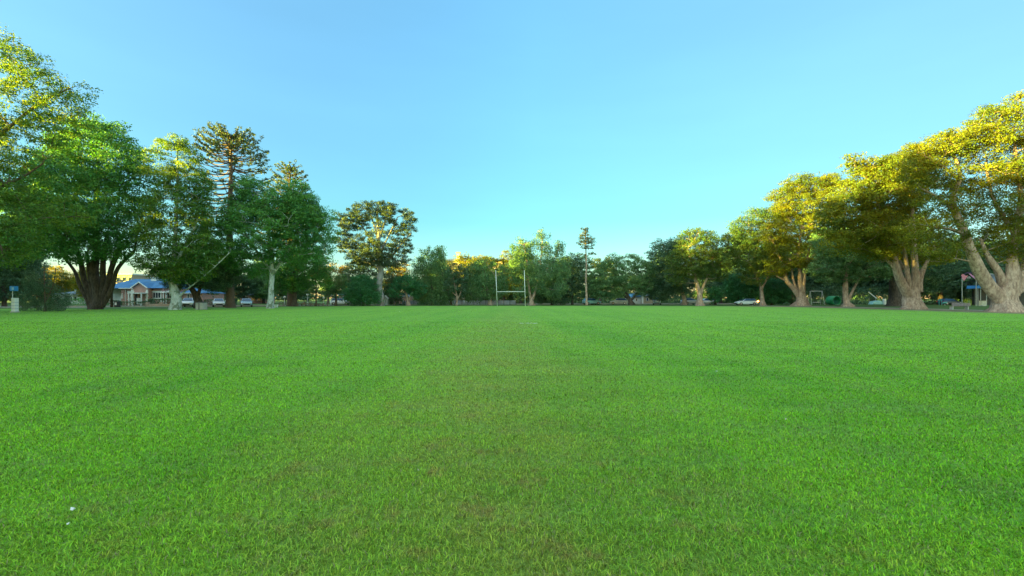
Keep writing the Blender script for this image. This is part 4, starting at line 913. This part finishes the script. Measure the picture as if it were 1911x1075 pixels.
# bins and boxes
bn = thing('concrete_bin', 'square pale concrete bin housing with a dark lid beside the black leaning trunk', 'bin', G(376.5, 58.5))
x = G(376.5, 58.5).x
MB().box(x - .5, x + .5, 58, 58.9, 0, .95).build('housing', M['concrete'], bn, bevel=.03)
MB().box(x - .38, x + .3, 58.08, 58.82, .953, 1.08).build('lid', M['darkmetal'], bn, bevel=.03)
MB().box(x - .04, x + .04, 57.96, 57.998, .05, .9).build('door_joint', M['darkmetal'], bn)
wb = thing('white_box', 'small white box on the grass at the foot of the pale trunk', 'box', G(515, 71))
x = G(515, 71).x; MB().box(x - .28, x + .28, 70.8, 71.2, 0, .45).build('body', M['white'], wb, bevel=.04)
MB().box(x - .31, x + .31, 70.77, 71.23, .453, .5).build('lid', M['white'], wb, bevel=.01)
bb = thing('white_bin', 'small dark bin with a white front beside the utility pole', 'bin', G(218, 75)); x = G(218, 75).x
MB().box(x - .32, x + .32, 74.8, 75.4, 0, 1.0).build('body', M['trim'], bb, bevel=.04); MB().box(x - .16, x + .16, 74.76, 74.795, .35, .8).build('front_plate', M['white'], bb)

# ------------------------------------------------------------------ cars
def car(label, px, Y, rz, paint, suv=1.0, group='cars parked around the park', lit=False, proto={}):
    key = suv
    def setp(r):
        for o in r.children:
            if o.name.split('.')[0] in ('body', 'roof', 'mirror'):
                if not o.material_slots: continue
                o.material_slots[0].link = 'OBJECT'; o.material_slots[0].material = M[paint]
    if key in proto:
        r = copy_tree(proto[key]); r.location = G(px, Y); r.rotation_euler = (0, 0, rz); r['label'] = label; setp(r); return r
    r = thing('parked_car', label, 'car', G(px, Y), rz, group); proto[key] = r
    zs = suv
    st = [(-2.18, .70, .42, .80), (-2.12, .80, .32, .92), (-1.7, .86, .26, .98), (-.6, .89, .22, 1.0), (.6, .89, .22, .97), (1.3, .87, .24, .9), (1.9, .82, .28, .78), (2.12, .74, .34, .66), (2.18, .66, .42, .58)]
    V = []; n = 10
    for x, w_, zb_, zt_ in st:
        zb_ *= zs; zt_ *= zs; zm = (zb_ + zt_) / 2
        V += [(x, -w_ * .9, zb_), (x, -w_, zb_ + .12), (x, -w_ * 1.01, zm), (x, -w_ * .97, zt_ - .08), (x, -w_ * .86, zt_), (x, w_ * .86, zt_), (x, w_ * .97, zt_ - .08), (x, w_ * 1.01, zm), (x, w_, zb_ + .12), (x, w_ * .9, zb_)]
    m = MB(); m.v = V
    for i in range(len(st) - 1):
        for j in range(n): a = i * n + j; b = i * n + (j + 1) % n; m.f.append((a, b, b + n, a + n))
    m.f.append(tuple(range(n))); m.f.append(tuple((len(st) - 1) * n + j for j in range(n)))
    m.build('body', M[paint], r, world=False, smooth=True)
    zb_, zt_ = .97 * zs, 1.46 * zs
    def cab(inset, dz):
        bw, tw = .8 - inset, .6 - inset
        return [(-2.0 + inset, -bw, zb_), (1.05 - inset, -bw, zb_), (1.05 - inset, bw, zb_), (-2.0 + inset, bw, zb_), (-1.55 + inset, -tw, zt_ - dz), (.3 - inset, -tw, zt_ - dz), (.3 - inset, tw, zt_ - dz), (-1.55 + inset, tw, zt_ - dz)]
    c8 = cab(0, .03)
    def quad(i, s=.04, off=.012):
        ps = [Vector(c8[k]) for k in i]; ce = sum(ps, Vector()) / 4; nrm = (ps[1] - ps[0]).cross(ps[2] - ps[0]).normalized()
        if nrm.dot(ce - Vector((-.5, 0, 1.1))) < 0: nrm = -nrm
        q = [p + (ce - p).normalized() * .07 + nrm * off for p in ps]; b = [p - nrm * .02 for p in q]
        mm = MB(); mm.v = [tuple(p) for p in q + b]; mm.f = [(0, 1, 2, 3), (7, 6, 5, 4), (0, 4, 5, 1), (1, 5, 6, 2), (2, 6, 7, 3), (3, 7, 4, 0)]; return mm
    rf = MB(); rf.v = c8; rf.f = [(0, 1, 2, 3), (4, 5, 6, 7), (0, 1, 5, 4), (1, 2, 6, 5), (2, 3, 7, 6), (3, 0, 4, 7)]
    rf.build('roof', M[paint], r, world=False, bevel=.04)
    quad((1, 2, 6, 5)).build('windscreen', M['carglass'], r, world=False)
    quad((3, 0, 4, 7)).build('rear_window', M['carglass'], r, world=False)
    quad((0, 1, 5, 4)).build('side_window', M['carglass'], r, world=False); quad((2, 3, 7, 6)).build('side_window', M['carglass'], r, world=False)
    for x in (-1.35, 1.35):
        for s in (-1, 1):
            y = s * .8; w_ = MB().tube([(x, y - .11, .32), (x, y + .11, .32)], .33, 18).build('wheel', M['tyre'], r, world=False)
            MB().tube([(x, y + s * .10, .32), (x, y + s * .125, .32)], [.21, .19], 14).build('rim', M['alloy'], w_, world=False)
    for s in (-1, 1):
        MB().box(1.98, 2.17, s * .62 - .17, s * .62 + .13, .56 * zs, .68 * zs).build('headlight', M['lampglass'], r, world=False, bevel=.02)
        MB().box(-2.19, -2.08, s * .62 - .13, s * .62 + .13, .68 * zs, .82 * zs).build('tail_light', M['redlamp'], r, world=False, bevel=.02)
        MB().box(.75, .95, s * .97 - .09, s * .97 + .09, .93 * zs, 1.06 * zs).build('mirror', M[paint], r, world=False, bevel=.03)
    MB().box(2.13, 2.2, -.5, .5, .36, .52 * zs).build('grille', M['trim'], r, world=False)
    MB().box(2.05, 2.17, -.66, .66, .26, .34).build('bumper', M['trim'], r, world=False)
    MB().box(-2.2, -2.1, -.6, .6, .3, .46).build('bumper', M['trim'], r, world=False)
    return r
D = math.radians
car('white suv with blue windscreen parked behind the mottled plane trunk', 352, 77.5, D(-62), 'carwhite', 1.12)
car('white hatchback parked left of the thick brown bunya trunk', 408, 77.5, D(-118 + 65), 'carwhite', 1.06)
car('pale blue car parked right of the thick brown bunya trunk', 460, 78.5, D(-58), 'carblue', 1.06)
car('white wagon behind the slender tree, left of the big round shrub', 636, 97, D(8), 'carwhite', 1.06)
car('white car showing under the big round shrub', 672, 96, D(5), 'carsilver', 1.0)
car('teal car parked just right of the slim pine mast', 1104, 103.5, D(12), 'carteal', 1.06)
car('white car parked under the low spreading tree, left of the pale house', 1155, 104, D(165), 'carwhite', 1.06)
car('white car with its rear toward the field, right of the pale house', 1226, 103.5, D(70), 'carblue', 1.12)
car('silver car parked between the two grey trunks', 1288, 104.5, D(10), 'carsilver', 1.06)
car('white car half hidden behind the farthest grey trunk of the right side row', 1317, 104.5, D(175), 'carwhite', 1.0)
pc = car('low white car with an orange lamp lit, parked before the shrub row', 1392, 93, D(175), 'carwhite', 1.0)
car('dark car beyond the slide in the playground shade', 1770, 97, D(5), 'cardark', 1.0)
lp = MB().lathe((-2.2, .75, .75), [(.02, 0), (.11, .05), (.13, .14), (.09, .24), (.02, .27)], 10).build('warning_lamp', M['litlamp'], None, world=False); lp.parent = pc

# pale houses behind the low spreading tree
ph = thing('pale_house', 'small pale house with a blue upper gable between low tree and blue green domed tree', 'house', G(1187, 116))
ax = lambda p: G(p, 116).x; az = lambda q: P(0, q, 116).z
MB().box(ax(1183), ax(1195.5), 116, 122, 0, az(554)).build('wall', M['clad'], ph)
MB().prism([(ax(1181), az(554)), (ax(1197), az(554)), (ax(1192), az(548)), (ax(1186), az(548))], 'y', 115.6, 122).build('roof', M['roofblue'], ph)
MB().box(ax(1186), ax(1192), 117, 119, az(548), az(544)).build('dormer', M['cream'], ph)
w_ = MB().box(ax(1186), ax(1189), 115.9, 115.97, .7, 1.5).build('window', M['white'], ph); MB().box(ax(1186) + .06, ax(1189) - .06, 115.85, 115.895, .76, 1.44).build('pane', M['glass'], w_)
ph = thing('tan_house', 'tan house with a pale corner right of the small pale house', 'house', G(1207, 120))
ax = lambda p: G(p, 120).x; az = lambda q: P(0, q, 120).z
MB().box(ax(1198), ax(1218), 120, 127, 0, az(552)).build('wall', M['brick2'], ph)
hip(ax(1197), ax(1219), 119.4, 127.6, az(552) + .02, az(546), ax(1204), ax(1212)).build('roof', M['roofgrey'], ph)
MB().box(ax(1197.6), ax(1200.4), 119.8, 119.98, 0, az(551)).build('corner_column', M['white'], ph)
w_ = MB().box(ax(1206), ax(1210), 119.9, 119.97, .7, 1.7).build('window', M['white'], ph); MB().box(ax(1206) + .08, ax(1210) - .08, 119.85, 119.895, .78, 1.62).build('pane', M['glass'], w_)
# long roofed building with chimney behind the weeping tree
cb = thing('chimneyed_building', 'long roofed building with a tall pale chimney above the tree line', 'building', G(880, 165))
ax = lambda p: G(p, 165).x; az = lambda q: P(0, q, 165).z
MB().box(ax(828), ax(942), 165, 180, 0, az(487)).build('wall', M['brick2'], cb)
r_ = hip(ax(825), ax(945), 164, 181, az(487) + .02, az(479.5), ax(834), ax(936)).build('roof', M['roofgrey'], cb)
MB().box(ax(850), ax(856.5), 168, 169.4, az(486), az(471)).build('chimney', M['cream'], r_)
MB().box(ax(849), ax(857.5), 167.8, 169.6, az(471) + .003, az(469)).build('chimney_cap', M['brick2'], r_)
for k in range(9): w_ = MB().box(ax(836 + k * 12), ax(841 + k * 12), 164.9, 164.97, 10, 13).build('window', M['white'], cb); MB().box(ax(836 + k * 12) + .15, ax(841 + k * 12) - .15, 164.85, 164.895, 10.15, 12.85).build('pane', M['glass'], w_)
wd = thing('white_shed', 'narrow white shed right beside the smooth grey trunk', 'shed', G(719, 95)); x = G(719, 95).x
MB().prism([(x - .5, 0), (x + .5, 0), (x + .5, 1.5), (x, 2.0), (x - .5, 1.5)], 'y', 94.6, 95.6).build('wall', M['clad'], wd)
MB().prism([(x - .6, 1.45), (x, 2.05), (x + .6, 1.45), (x + .6, 1.52), (x, 2.14), (x - .6, 1.52)], 'y', 94.5, 95.7).build('roof', M['white'], wd)
MB().box(x - .04, x + .04, 94.55, 94.595, .1, 1.6).build('door_joint', M['darkmetal'], wd)
# little brick building right of shed
lb_ = thing('small_brick_house', 'low red brick house seen above the black green hedge', 'house', G(742, 112)); ax = lambda p: G(p, 112).x
MB().box(ax(728), ax(760), 112, 118, 0, 1.9).build('wall', M['brick'], lb_)
hip(ax(727), ax(761), 111.4, 118.6, 1.92, 2.9, ax(736), ax(752)).build('roof', M['roofgrey'], lb_)
w_ = MB().box(ax(728.3), ax(731.5), 111.9, 111.97, .9, 1.8).build('window', M['white'], lb_); MB().box(ax(728.3) + .12, ax(731.5) - .12, 111.85, 111.895, 1.0, 1.7).build('pane', M['glass'], w_)
for (px, Y, wd_, lbl) in ((650, 122, 34, 'low red brick cottage behind the white wagon'), (468, 124, 40, 'low red brick cottage behind the pale blue car')):
    q = thing('brick_cottage', lbl, 'house', G(px, Y)); ax = lambda p: G(p, Y).x
    MB().box(ax(px - wd_ / 2), ax(px + wd_ / 2), Y, Y + 7, 0, 2.4).build('wall', M['brick'], q)
    hip(ax(px - wd_ / 2) - .5, ax(px + wd_ / 2) + .5, Y - .5, Y + 7.5, 2.42, 4.1, ax(px - wd_ / 4), ax(px + wd_ / 4)).build('roof', M['roofgrey'], q)
    for s in (-.3, .05, .3):
        xx = ax(px + wd_ * s); w_ = MB().box(xx, xx + 1.2, Y - .08, Y - .02, .8, 2.0).build('window', M['white'], q); MB().box(xx + .08, xx + 1.12, Y - .12, Y - .085, .88, 1.92).build('pane', M['glass'], w_)

# ------------------------------------------------------------------ playground
bench = thing('park_bench', 'park bench with mauve slatted back and pale legs by the footpath', 'bench', G(1791, 59.2)); x = G(1791, 59.2).x
for i in range(3): MB().box(x - 1.28, x + 1.28, 59.0, 59.04, .48 + i * .15, .61 + i * .15).build('back_slat', M['mauve'], bench)
for i in range(3): MB().box(x - 1.28, x + 1.28, 59.1 + i * .14, 59.22 + i * .14, .43, .47).build('seat_slat', M['timber'], bench)
for s in (-1.05, 1.05):
    MB().box(x + s - .05, x + s + .05, 59.045, 59.5, 0, .428).build('leg', M['palepost'], bench); MB().box(x + s - .03, x + s + .03, 59.045, 59.09, .44, .9).build('back_support', M['palepost'], bench)
sw = thing('swing_frame', 'pale grey square swing frame with one seat in the dark of the playground', 'swing', G(1523, 98)); xa, xb = G(1512, 98).x, G(1534, 98).x; zt = P(0, 543.5, 98).z
MB().tube([(xa - .1, 98, zt), (xb + .1, 98, zt)], .07, 8).build('top_bar', M['palepost'], sw)
for xx, s in ((xa, -1), (xb, 1)):
    for dy in (-.7, .7): MB().tube([(xx, 98, zt), (xx + s * .15, 98 + dy, 0)], .055, 8).build('leg', M['palepost'], sw)
MB().box(xa + .6, xb - .5, 97.8, 98.1, .5, .68).build('seat', M['palepost'], sw)
for q in (xa + .75, xb - .65): MB().tube([(q, 98, .68), (q, 98, zt)], .012, 4).build('chain', M['steel'], sw)
tn = thing('play_tunnel', 'big green plastic crawl tunnel right of the swing frame', 'play tunnel', G(1555, 96)); c = G(1555, 96)
m = MB(); n = 24; R1, R2 = 1.02, .92
pr_ = [(c.x - 1.1, 95.6), (c.x - .9, 95.2)]
ax_ = Vector((.08, -1, 0)).normalized(); sd = Vector((-ax_.y, ax_.x, 0)); m = MB()
for e in (-1.0, -.35, .35, 1.0):
    for Rr in (R1, R2):
        for j in range(n):
            a = 2 * PI * j / n; q = c + ax_ * e + sd * math.cos(a) * Rr + Vector((0, 0, 1.0 + math.sin(a) * Rr)); m.v.append(tuple(q))
for i in range(3):
    for j in range(n):
        k = (j + 1) % n; a = i * 2 * n
        m.f.append((a + j, a + k, a + 2 * n + k, a + 2 * n + j)); m.f.append((a + n + j, a + 3 * n + j, a + 3 * n + k, a + n + k))
for a in (0, 6 * n):
    for j in range(n): k = (j + 1) % n; m.f.append((a + j, a + n + j, a + n + k, a + k))
m.build('tube', M['green'], tn, smooth=True)
for e in (-.7, .7):
    q = c + ax_ * e; MB().prism([(q.x - .5, 0), (q.x + .5, 0), (q.x + .35, .16), (q.x - .35, .16)], 'y', q.y - .2, q.y + .2).build('foot', M['timber'], tn)
sl = thing('playground_slide', 'pale blue slide with a slanting white chute between the smaller laurel and the fig', 'slide', G(1636, 99)); gx_ = lambda p: G(p, 99).x; gz_ = lambda q: P(0, q, 99).z
MB().tube([(gx_(1621), 99, gz_(545)), (gx_(1633), 98.6, gz_(557))], [.09, .12], 8).build('chute', M['white'], sl)
MB().prism([(gx_(1623), .1), (gx_(1645), .1), (gx_(1643), .75), (gx_(1636), 1.0), (gx_(1627), .8)], 'y', 98.4, 99.6).build('base', M['carteal'], sl, bevel=.08)
MB().box(gx_(1648), gx_(1651.5), 98.6, 99.2, 0, gz_(558)).build('end_box', M['white'], sl, bevel=.08)
for p in (1622, 1634): MB().tube([(gx_(p), 99, 0), (gx_(p), 99, gz_(555))], .04, 6).build('post', M['steel'], sl)
tw = thing('play_tower', 'play tower with purple domed roof and pink shade panels beside the leaning limb', 'play tower', G(1809, 86)); gx_ = lambda p: G(p, 86).x; gz_ = lambda q: P(0, q, 86).z
xa, xb = gx_(1796), gx_(1821)
for xx in (xa, xb):
    for yy in (85, 87.4): MB().tube([(xx, yy, 0), (xx, yy, gz_(517))], .075, 8).build('post', M['palepost'], tw)
m = MB(); k = 10
arc = [(xa - .25 + (xb - xa + .5) * i / k, gz_(516) + math.sin(PI * i / k) * .85) for i in range(k + 1)]; m.prism(arc + [(p[0], p[1] - .12) for p in reversed(arc)], 'y', 84.9, 87.6); m.build('domed_roof', M['purple'], tw)
xm = (xa + xb) / 2
MB().prism([(xa - .15, gz_(513.5)), (xa + .2, gz_(511.5)), (xa + .75, gz_(515)), (xm - .15, gz_(514)), (xa + .55, gz_(523)), (xa + .25, gz_(524)), (xa - .05, gz_(516))], 'y', 84.80, 84.88).build('shade_panel', M['salmon'], tw)
MB().prism([(xm - .1, gz_(511)), (xm + .2, gz_(511)), (xm + .75, gz_(515)), (xb + .35, gz_(513.5)), (xb + .2, gz_(518)), (xb, gz_(522.5)), (xb - .15, gz_(522)), (xb - .65, gz_(518))], 'y', 84.80, 84.88).build('shade_panel', M['pink'], tw)
em = MB().prism([(xm - .36, gz_(519.8)), (xm + .3, gz_(519.8)), (xm + .2, gz_(516.8)), (xm - .2, gz_(516.8))], 'y', 84.72, 84.78).build('badge', M['white'], tw)
MB().prism([(xm - .2, gz_(519.0)), (xm + .15, gz_(519.0)), (xm + .1, gz_(517.8)), (xm - .12, gz_(517.8))], 'y', 84.69, 84.717).build('badge_centre', M['trim'], em)
MB().box(xa, xb, 85, 87.4, 1.5, 1.6).build('deck', M['darkmetal'], tw)
tw.rotation_euler = (0, 0, -math.atan2(tw.location.x, tw.location.y)); tw.scale = (.72, 1, 1)
bl = thing('blue_awning', 'flat bright blue shade awning on thin posts between play tower and leaning limb', 'awning', G(1829, 87)); gx_ = lambda p: G(p, 87).x; gz_ = lambda q: P(0, q, 87).z
MB().prism([(gx_(1817), gz_(538.5)), (gx_(1818.5), gz_(533)), (gx_(1842), gz_(534.5)), (gx_(1838), gz_(537))], 'y', 86.2, 88.4).build('canopy', M['postblue'], bl)
for p in (1821, 1826, 1837): MB().tube([(gx_(p), 86.6, 0), (gx_(p), 86.6, gz_(537.4))], .06, 8).build('post', M['palepost'], bl)
pv = thing('playground_pavilion', 'pavilion with a dark ribbed roof and pale posts behind the nearest laurel', 'pavilion', G(1875, 94)); gx_ = lambda p: G(p, 94).x; gz_ = lambda q: P(0, q, 94).z
ra = MB(); y0, y1 = 92.0, 99.0; e, tz = gz_(533.5), gz_(511)
ra.poly([(gx_(1832), y0, e), (gx_(1985), y0, e), (gx_(1965), 95.5, tz), (gx_(1834), 95.5, tz)]).poly([(gx_(1985), y1, e), (gx_(1832), y1, e), (gx_(1834), 95.5, tz), (gx_(1965), 95.5, tz)]).poly([(gx_(1832), y0, e), (gx_(1834), 95.5, tz), (gx_(1832), y1, e)]).poly([(gx_(1985), y0, e), (gx_(1985), y1, e), (gx_(1965), 95.5, tz)]).poly([(gx_(1832), y0, e), (gx_(1832), y1, e), (gx_(1985), y1, e), (gx_(1985), y0, e)])
rr_ = ra.build('roof', M['roofgrey'], pv)
MB().box(gx_(1834), gx_(1965), 95.4, 95.6, tz + .003, tz + .12).build('ridge_cap', M['white'], rr_)
MB().box(gx_(1832), gx_(1985), y0 - .1, y0 - .004, e - .12, e + .1).build('gutter', M['white'], pv)
for p in (1845, 1868, 1906, 1935, 1965): MB().box(gx_(p) - .1, gx_(p) + .1, 92.15, 92.35, 0, e - .003).build('post', M['palepost'], pv)
MB().box(gx_(1850), gx_(1975), 97.5, 98, 0, e - .01).build('back_wall', M['darkmetal'], pv)
cbn = thing('grey_cabinet', 'grey service cabinet standing under the blue awning', 'cabinet', G(1835, 84)); x = G(1835, 84).x
MB().box(x - .42, x + .42, 83.8, 84.4, 0, 1.0).build('body', M['palepost'], cbn, bevel=.02); MB().box(x - .47, x + .47, 83.75, 84.45, 1.003, 1.06).build('top', M['steel'], cbn)
hf = thing('small_climbing_frame', 'small pale square frame left of the play tower', 'climbing frame', G(1755, 93)); x = G(1755, 93).x
for s in (-.28, .28): MB().tube([(x + s, 93, 0), (x + s, 93, 1.15)], .05, 8).build('post', M['teal'], hf)
MB().tube([(x - .33, 93, 1.15), (x + .33, 93, 1.15)], .05, 8).build('crossbar', M['teal'], hf)
rk = thing('spring_rider', 'low teal rounded spring rider near the small climbing frame', 'spring rider', G(1763, 91)); x = G(1763, 91).x
MB().lathe((x, 91, 0), [(.12, 0), (.1, .3)], 8).build('spring', M['steel'], rk); MB().tube([(x - .55, 91, .4), (x - .2, 91, .55), (x + .25, 91, .5), (x + .5, 91, .7)], [.1, .2, .2, .08], 10).build('seat', M['teal'], rk, smooth=True)

# ------------------------------------------------------------------ litter and leaves on the grass
def scrap(px, py, w, mat, name, label, cat, seed, group=None):
    random.seed(seed); Y = CH * F / (py - HZ); c = G(px, Y); m = MB(); pts = []; k = 7
    for i in range(k):
        a = 2 * PI * i / k; r = w * (.7 if w > .1 else 1) * random.uniform(.2, .38); pts.append((c.x + math.cos(a) * r, Y + math.sin(a) * r * .7, .045 + random.uniform(-.008, .012)))
    top = [(a, b, z + .003) for a, b, z in pts]; n = k; m.v = pts + top
    m.f = [tuple(range(k)), tuple(range(2 * k - 1, k - 1, -1))] + [(i, (i + 1) % k, k + (i + 1) % k, k + i) for i in range(k)]
    # crumple: lift the middle
    o = m.build(name, M[mat], None); o.location = (c.x, Y, 0)
    me = o.data
    for v in me.vertices: v.co.x -= c.x; v.co.y -= Y
    return tag(o, label, cat, group)
scrap(135, 961, .06, 'litter', 'paper_scrap', 'largest crumpled white paper scrap on the near grass at the left', 'litter', 1)
scrap(127, 990, .03, 'litter', 'paper_scrap', 'thin white scrap just below the largest paper scrap', 'litter', 2)
scrap(1793, 926, .03, 'paleleaf', 'leaf_scrap', 'pale fallen leaf on the near grass at the right', 'leaf', 3)
scrap(781, 886, .03, 'paleleaf', 'leaf_scrap', 'pale curled leaf beside the worn strip', 'leaf', 4)
scrap(1466, 789, .045, 'paleleaf', 'leaf_scrap', 'tiny pale leaf in the middle distance on the right', 'leaf', 5)
scrap(1337, 697, .07, 'litter', 'leaf_scrap', 'white speck on the far grass right of centre', 'litter', 6)
scrap(377, 619, .16, 'litter', 'paper_scrap', 'white scrap on the far grass below the concrete bin', 'litter', 7)
scrap(518, 596, .18, 'litter', 'paper_scrap', 'white scrap on the far grass below the pale trunk', 'litter', 8)
scrap(562, 577, .35, 'litter', 'paper_scrap', 'white scrap at the far edge of grass below the timber rail', 'litter', 9)
scrap(745, 582, .25, 'litter', 'paper_scrap', 'white scrap in front of the dome crowned tree', 'litter', 10)
scrap(854, 575, .3, 'litter', 'paper_scrap', 'white scrap in front of the dark small trunked tree', 'litter', 11)
for i, (px, py, w_) in enumerate(((62, 604, .3), (70, 606, .25), (80, 603, .2), (229, 596, .3), (243, 595, .28), (254, 595, .25), (399, 594, .35), (332, 628, .25), (569, 630, .2), (235, 597, .2))):
    scrap(px, py, w_, 'deadleaf', 'dead_leaf', 'brown dead leaf lying on the lawn at the left', 'leaf', 20 + i, 'dead leaves scattered on the left of the lawn')
# faint remains of a painted line
mk = MB(); random.seed(9)
for i in range(26):
    xx = random.uniform(G(965, 27).x, G(1000, 27).x); yy = CH * F / (604 - HZ) + random.uniform(-.35, .35); mk.box(xx, xx + random.uniform(.05, .22), yy, yy + .05, .03, .034)
o = mk.build('painted_line', M['litter']); o['kind'] = 'structure'

# ------------------------------------------------------------------ light, sky, camera
EXPO = 3.3
EL = math.radians(5.2)
sun = bpy.data.lights.new('sun', 'SUN'); sun.energy = 5.0; sun.angle = math.radians(.5); sun.color = (1, .82, .1)
so = bpy.data.objects.new('sun', sun); C.objects.link(so)
to = Vector((SUN_AZ.x * math.cos(EL), SUN_AZ.y * math.cos(EL), math.sin(EL)))
so.rotation_euler = to.to_track_quat('Z', 'Y').to_euler()
w = bpy.data.worlds.new('World'); S.world = w; w.use_nodes = True; t = w.node_tree; t.nodes.clear()
sk = N(t, 'ShaderNodeTexSky', sky_type='NISHITA'); sk.sun_disc = False
sk.sun_elevation = EL; sk.sun_rotation = math.atan2(to.x, to.y); sk.altitude = 600; sk.air_density = 1.0; sk.dust_density = .3; sk.ozone_density = 2.0
bg = N(t, 'ShaderNodeBackground', i_Strength=.0923); wo = N(t, 'ShaderNodeOutputWorld')
tcw = N(t, 'ShaderNodeTexCoord'); sz = N(t, 'ShaderNodeSeparateXYZ'); L(t, tcw.outputs['Generated'], sz.inputs[0])
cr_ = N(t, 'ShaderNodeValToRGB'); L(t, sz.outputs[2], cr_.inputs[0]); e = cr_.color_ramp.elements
e[0].position = 0.0; e[0].color = (.46, .47, .46, 1); e[1].position = 1.0; e[1].color = (2.9, 2.2, 1.4, 1)  # zenith above the view brightened to add ambient light
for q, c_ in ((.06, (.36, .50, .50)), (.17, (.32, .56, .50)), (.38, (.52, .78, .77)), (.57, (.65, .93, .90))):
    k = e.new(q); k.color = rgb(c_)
# sky behind the viewer brightened and warmed as added fill; sides a little darker
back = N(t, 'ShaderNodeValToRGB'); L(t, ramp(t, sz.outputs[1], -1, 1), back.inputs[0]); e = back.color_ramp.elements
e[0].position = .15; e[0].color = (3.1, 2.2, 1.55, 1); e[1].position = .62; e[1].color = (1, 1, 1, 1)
ab_ = N(t, 'ShaderNodeMath', operation='ABSOLUTE'); L(t, sz.outputs[0], ab_.inputs[0])
mn = N(t, 'ShaderNodeMath', operation='MINIMUM'); L(t, ramp(t, sz.outputs[0], .05, .75, 1, .66), mn.inputs[0]); L(t, ramp(t, ab_.outputs[0], .05, .8, 1, .86), mn.inputs[1]); side = mn.outputs[0]
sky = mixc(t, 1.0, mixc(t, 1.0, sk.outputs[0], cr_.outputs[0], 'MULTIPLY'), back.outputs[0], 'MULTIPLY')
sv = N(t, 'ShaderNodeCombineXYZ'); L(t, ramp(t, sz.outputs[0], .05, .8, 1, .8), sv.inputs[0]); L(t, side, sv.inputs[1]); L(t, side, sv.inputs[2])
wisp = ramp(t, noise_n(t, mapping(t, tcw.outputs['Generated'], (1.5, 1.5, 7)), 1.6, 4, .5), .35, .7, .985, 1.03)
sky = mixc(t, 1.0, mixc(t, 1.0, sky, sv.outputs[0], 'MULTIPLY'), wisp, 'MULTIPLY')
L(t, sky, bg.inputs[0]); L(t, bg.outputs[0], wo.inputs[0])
S.view_settings.view_transform = 'Standard'; S.view_settings.look = 'None'; S.view_settings.gamma = 1; S.view_settings.exposure = EXPO
cam = bpy.data.cameras.new('camera'); co = bpy.data.objects.new('camera', cam); C.objects.link(co)
cam.sensor_width = 36; cam.lens = 36 * F / 1911; cam.shift_y = (HZ - 537.5) / 1911; cam.clip_end = 4000; cam.clip_start = .05
co.location = (0, 0, CH); co.rotation_euler = (PI / 2, 0, 0); S.camera = co
S.cycles.max_bounces = 6; S.cycles.diffuse_bounces = 3; S.cycles.transmission_bounces = 3; S.cycles.glossy_bounces = 2; S.cycles.transparent_max_bounces = 4
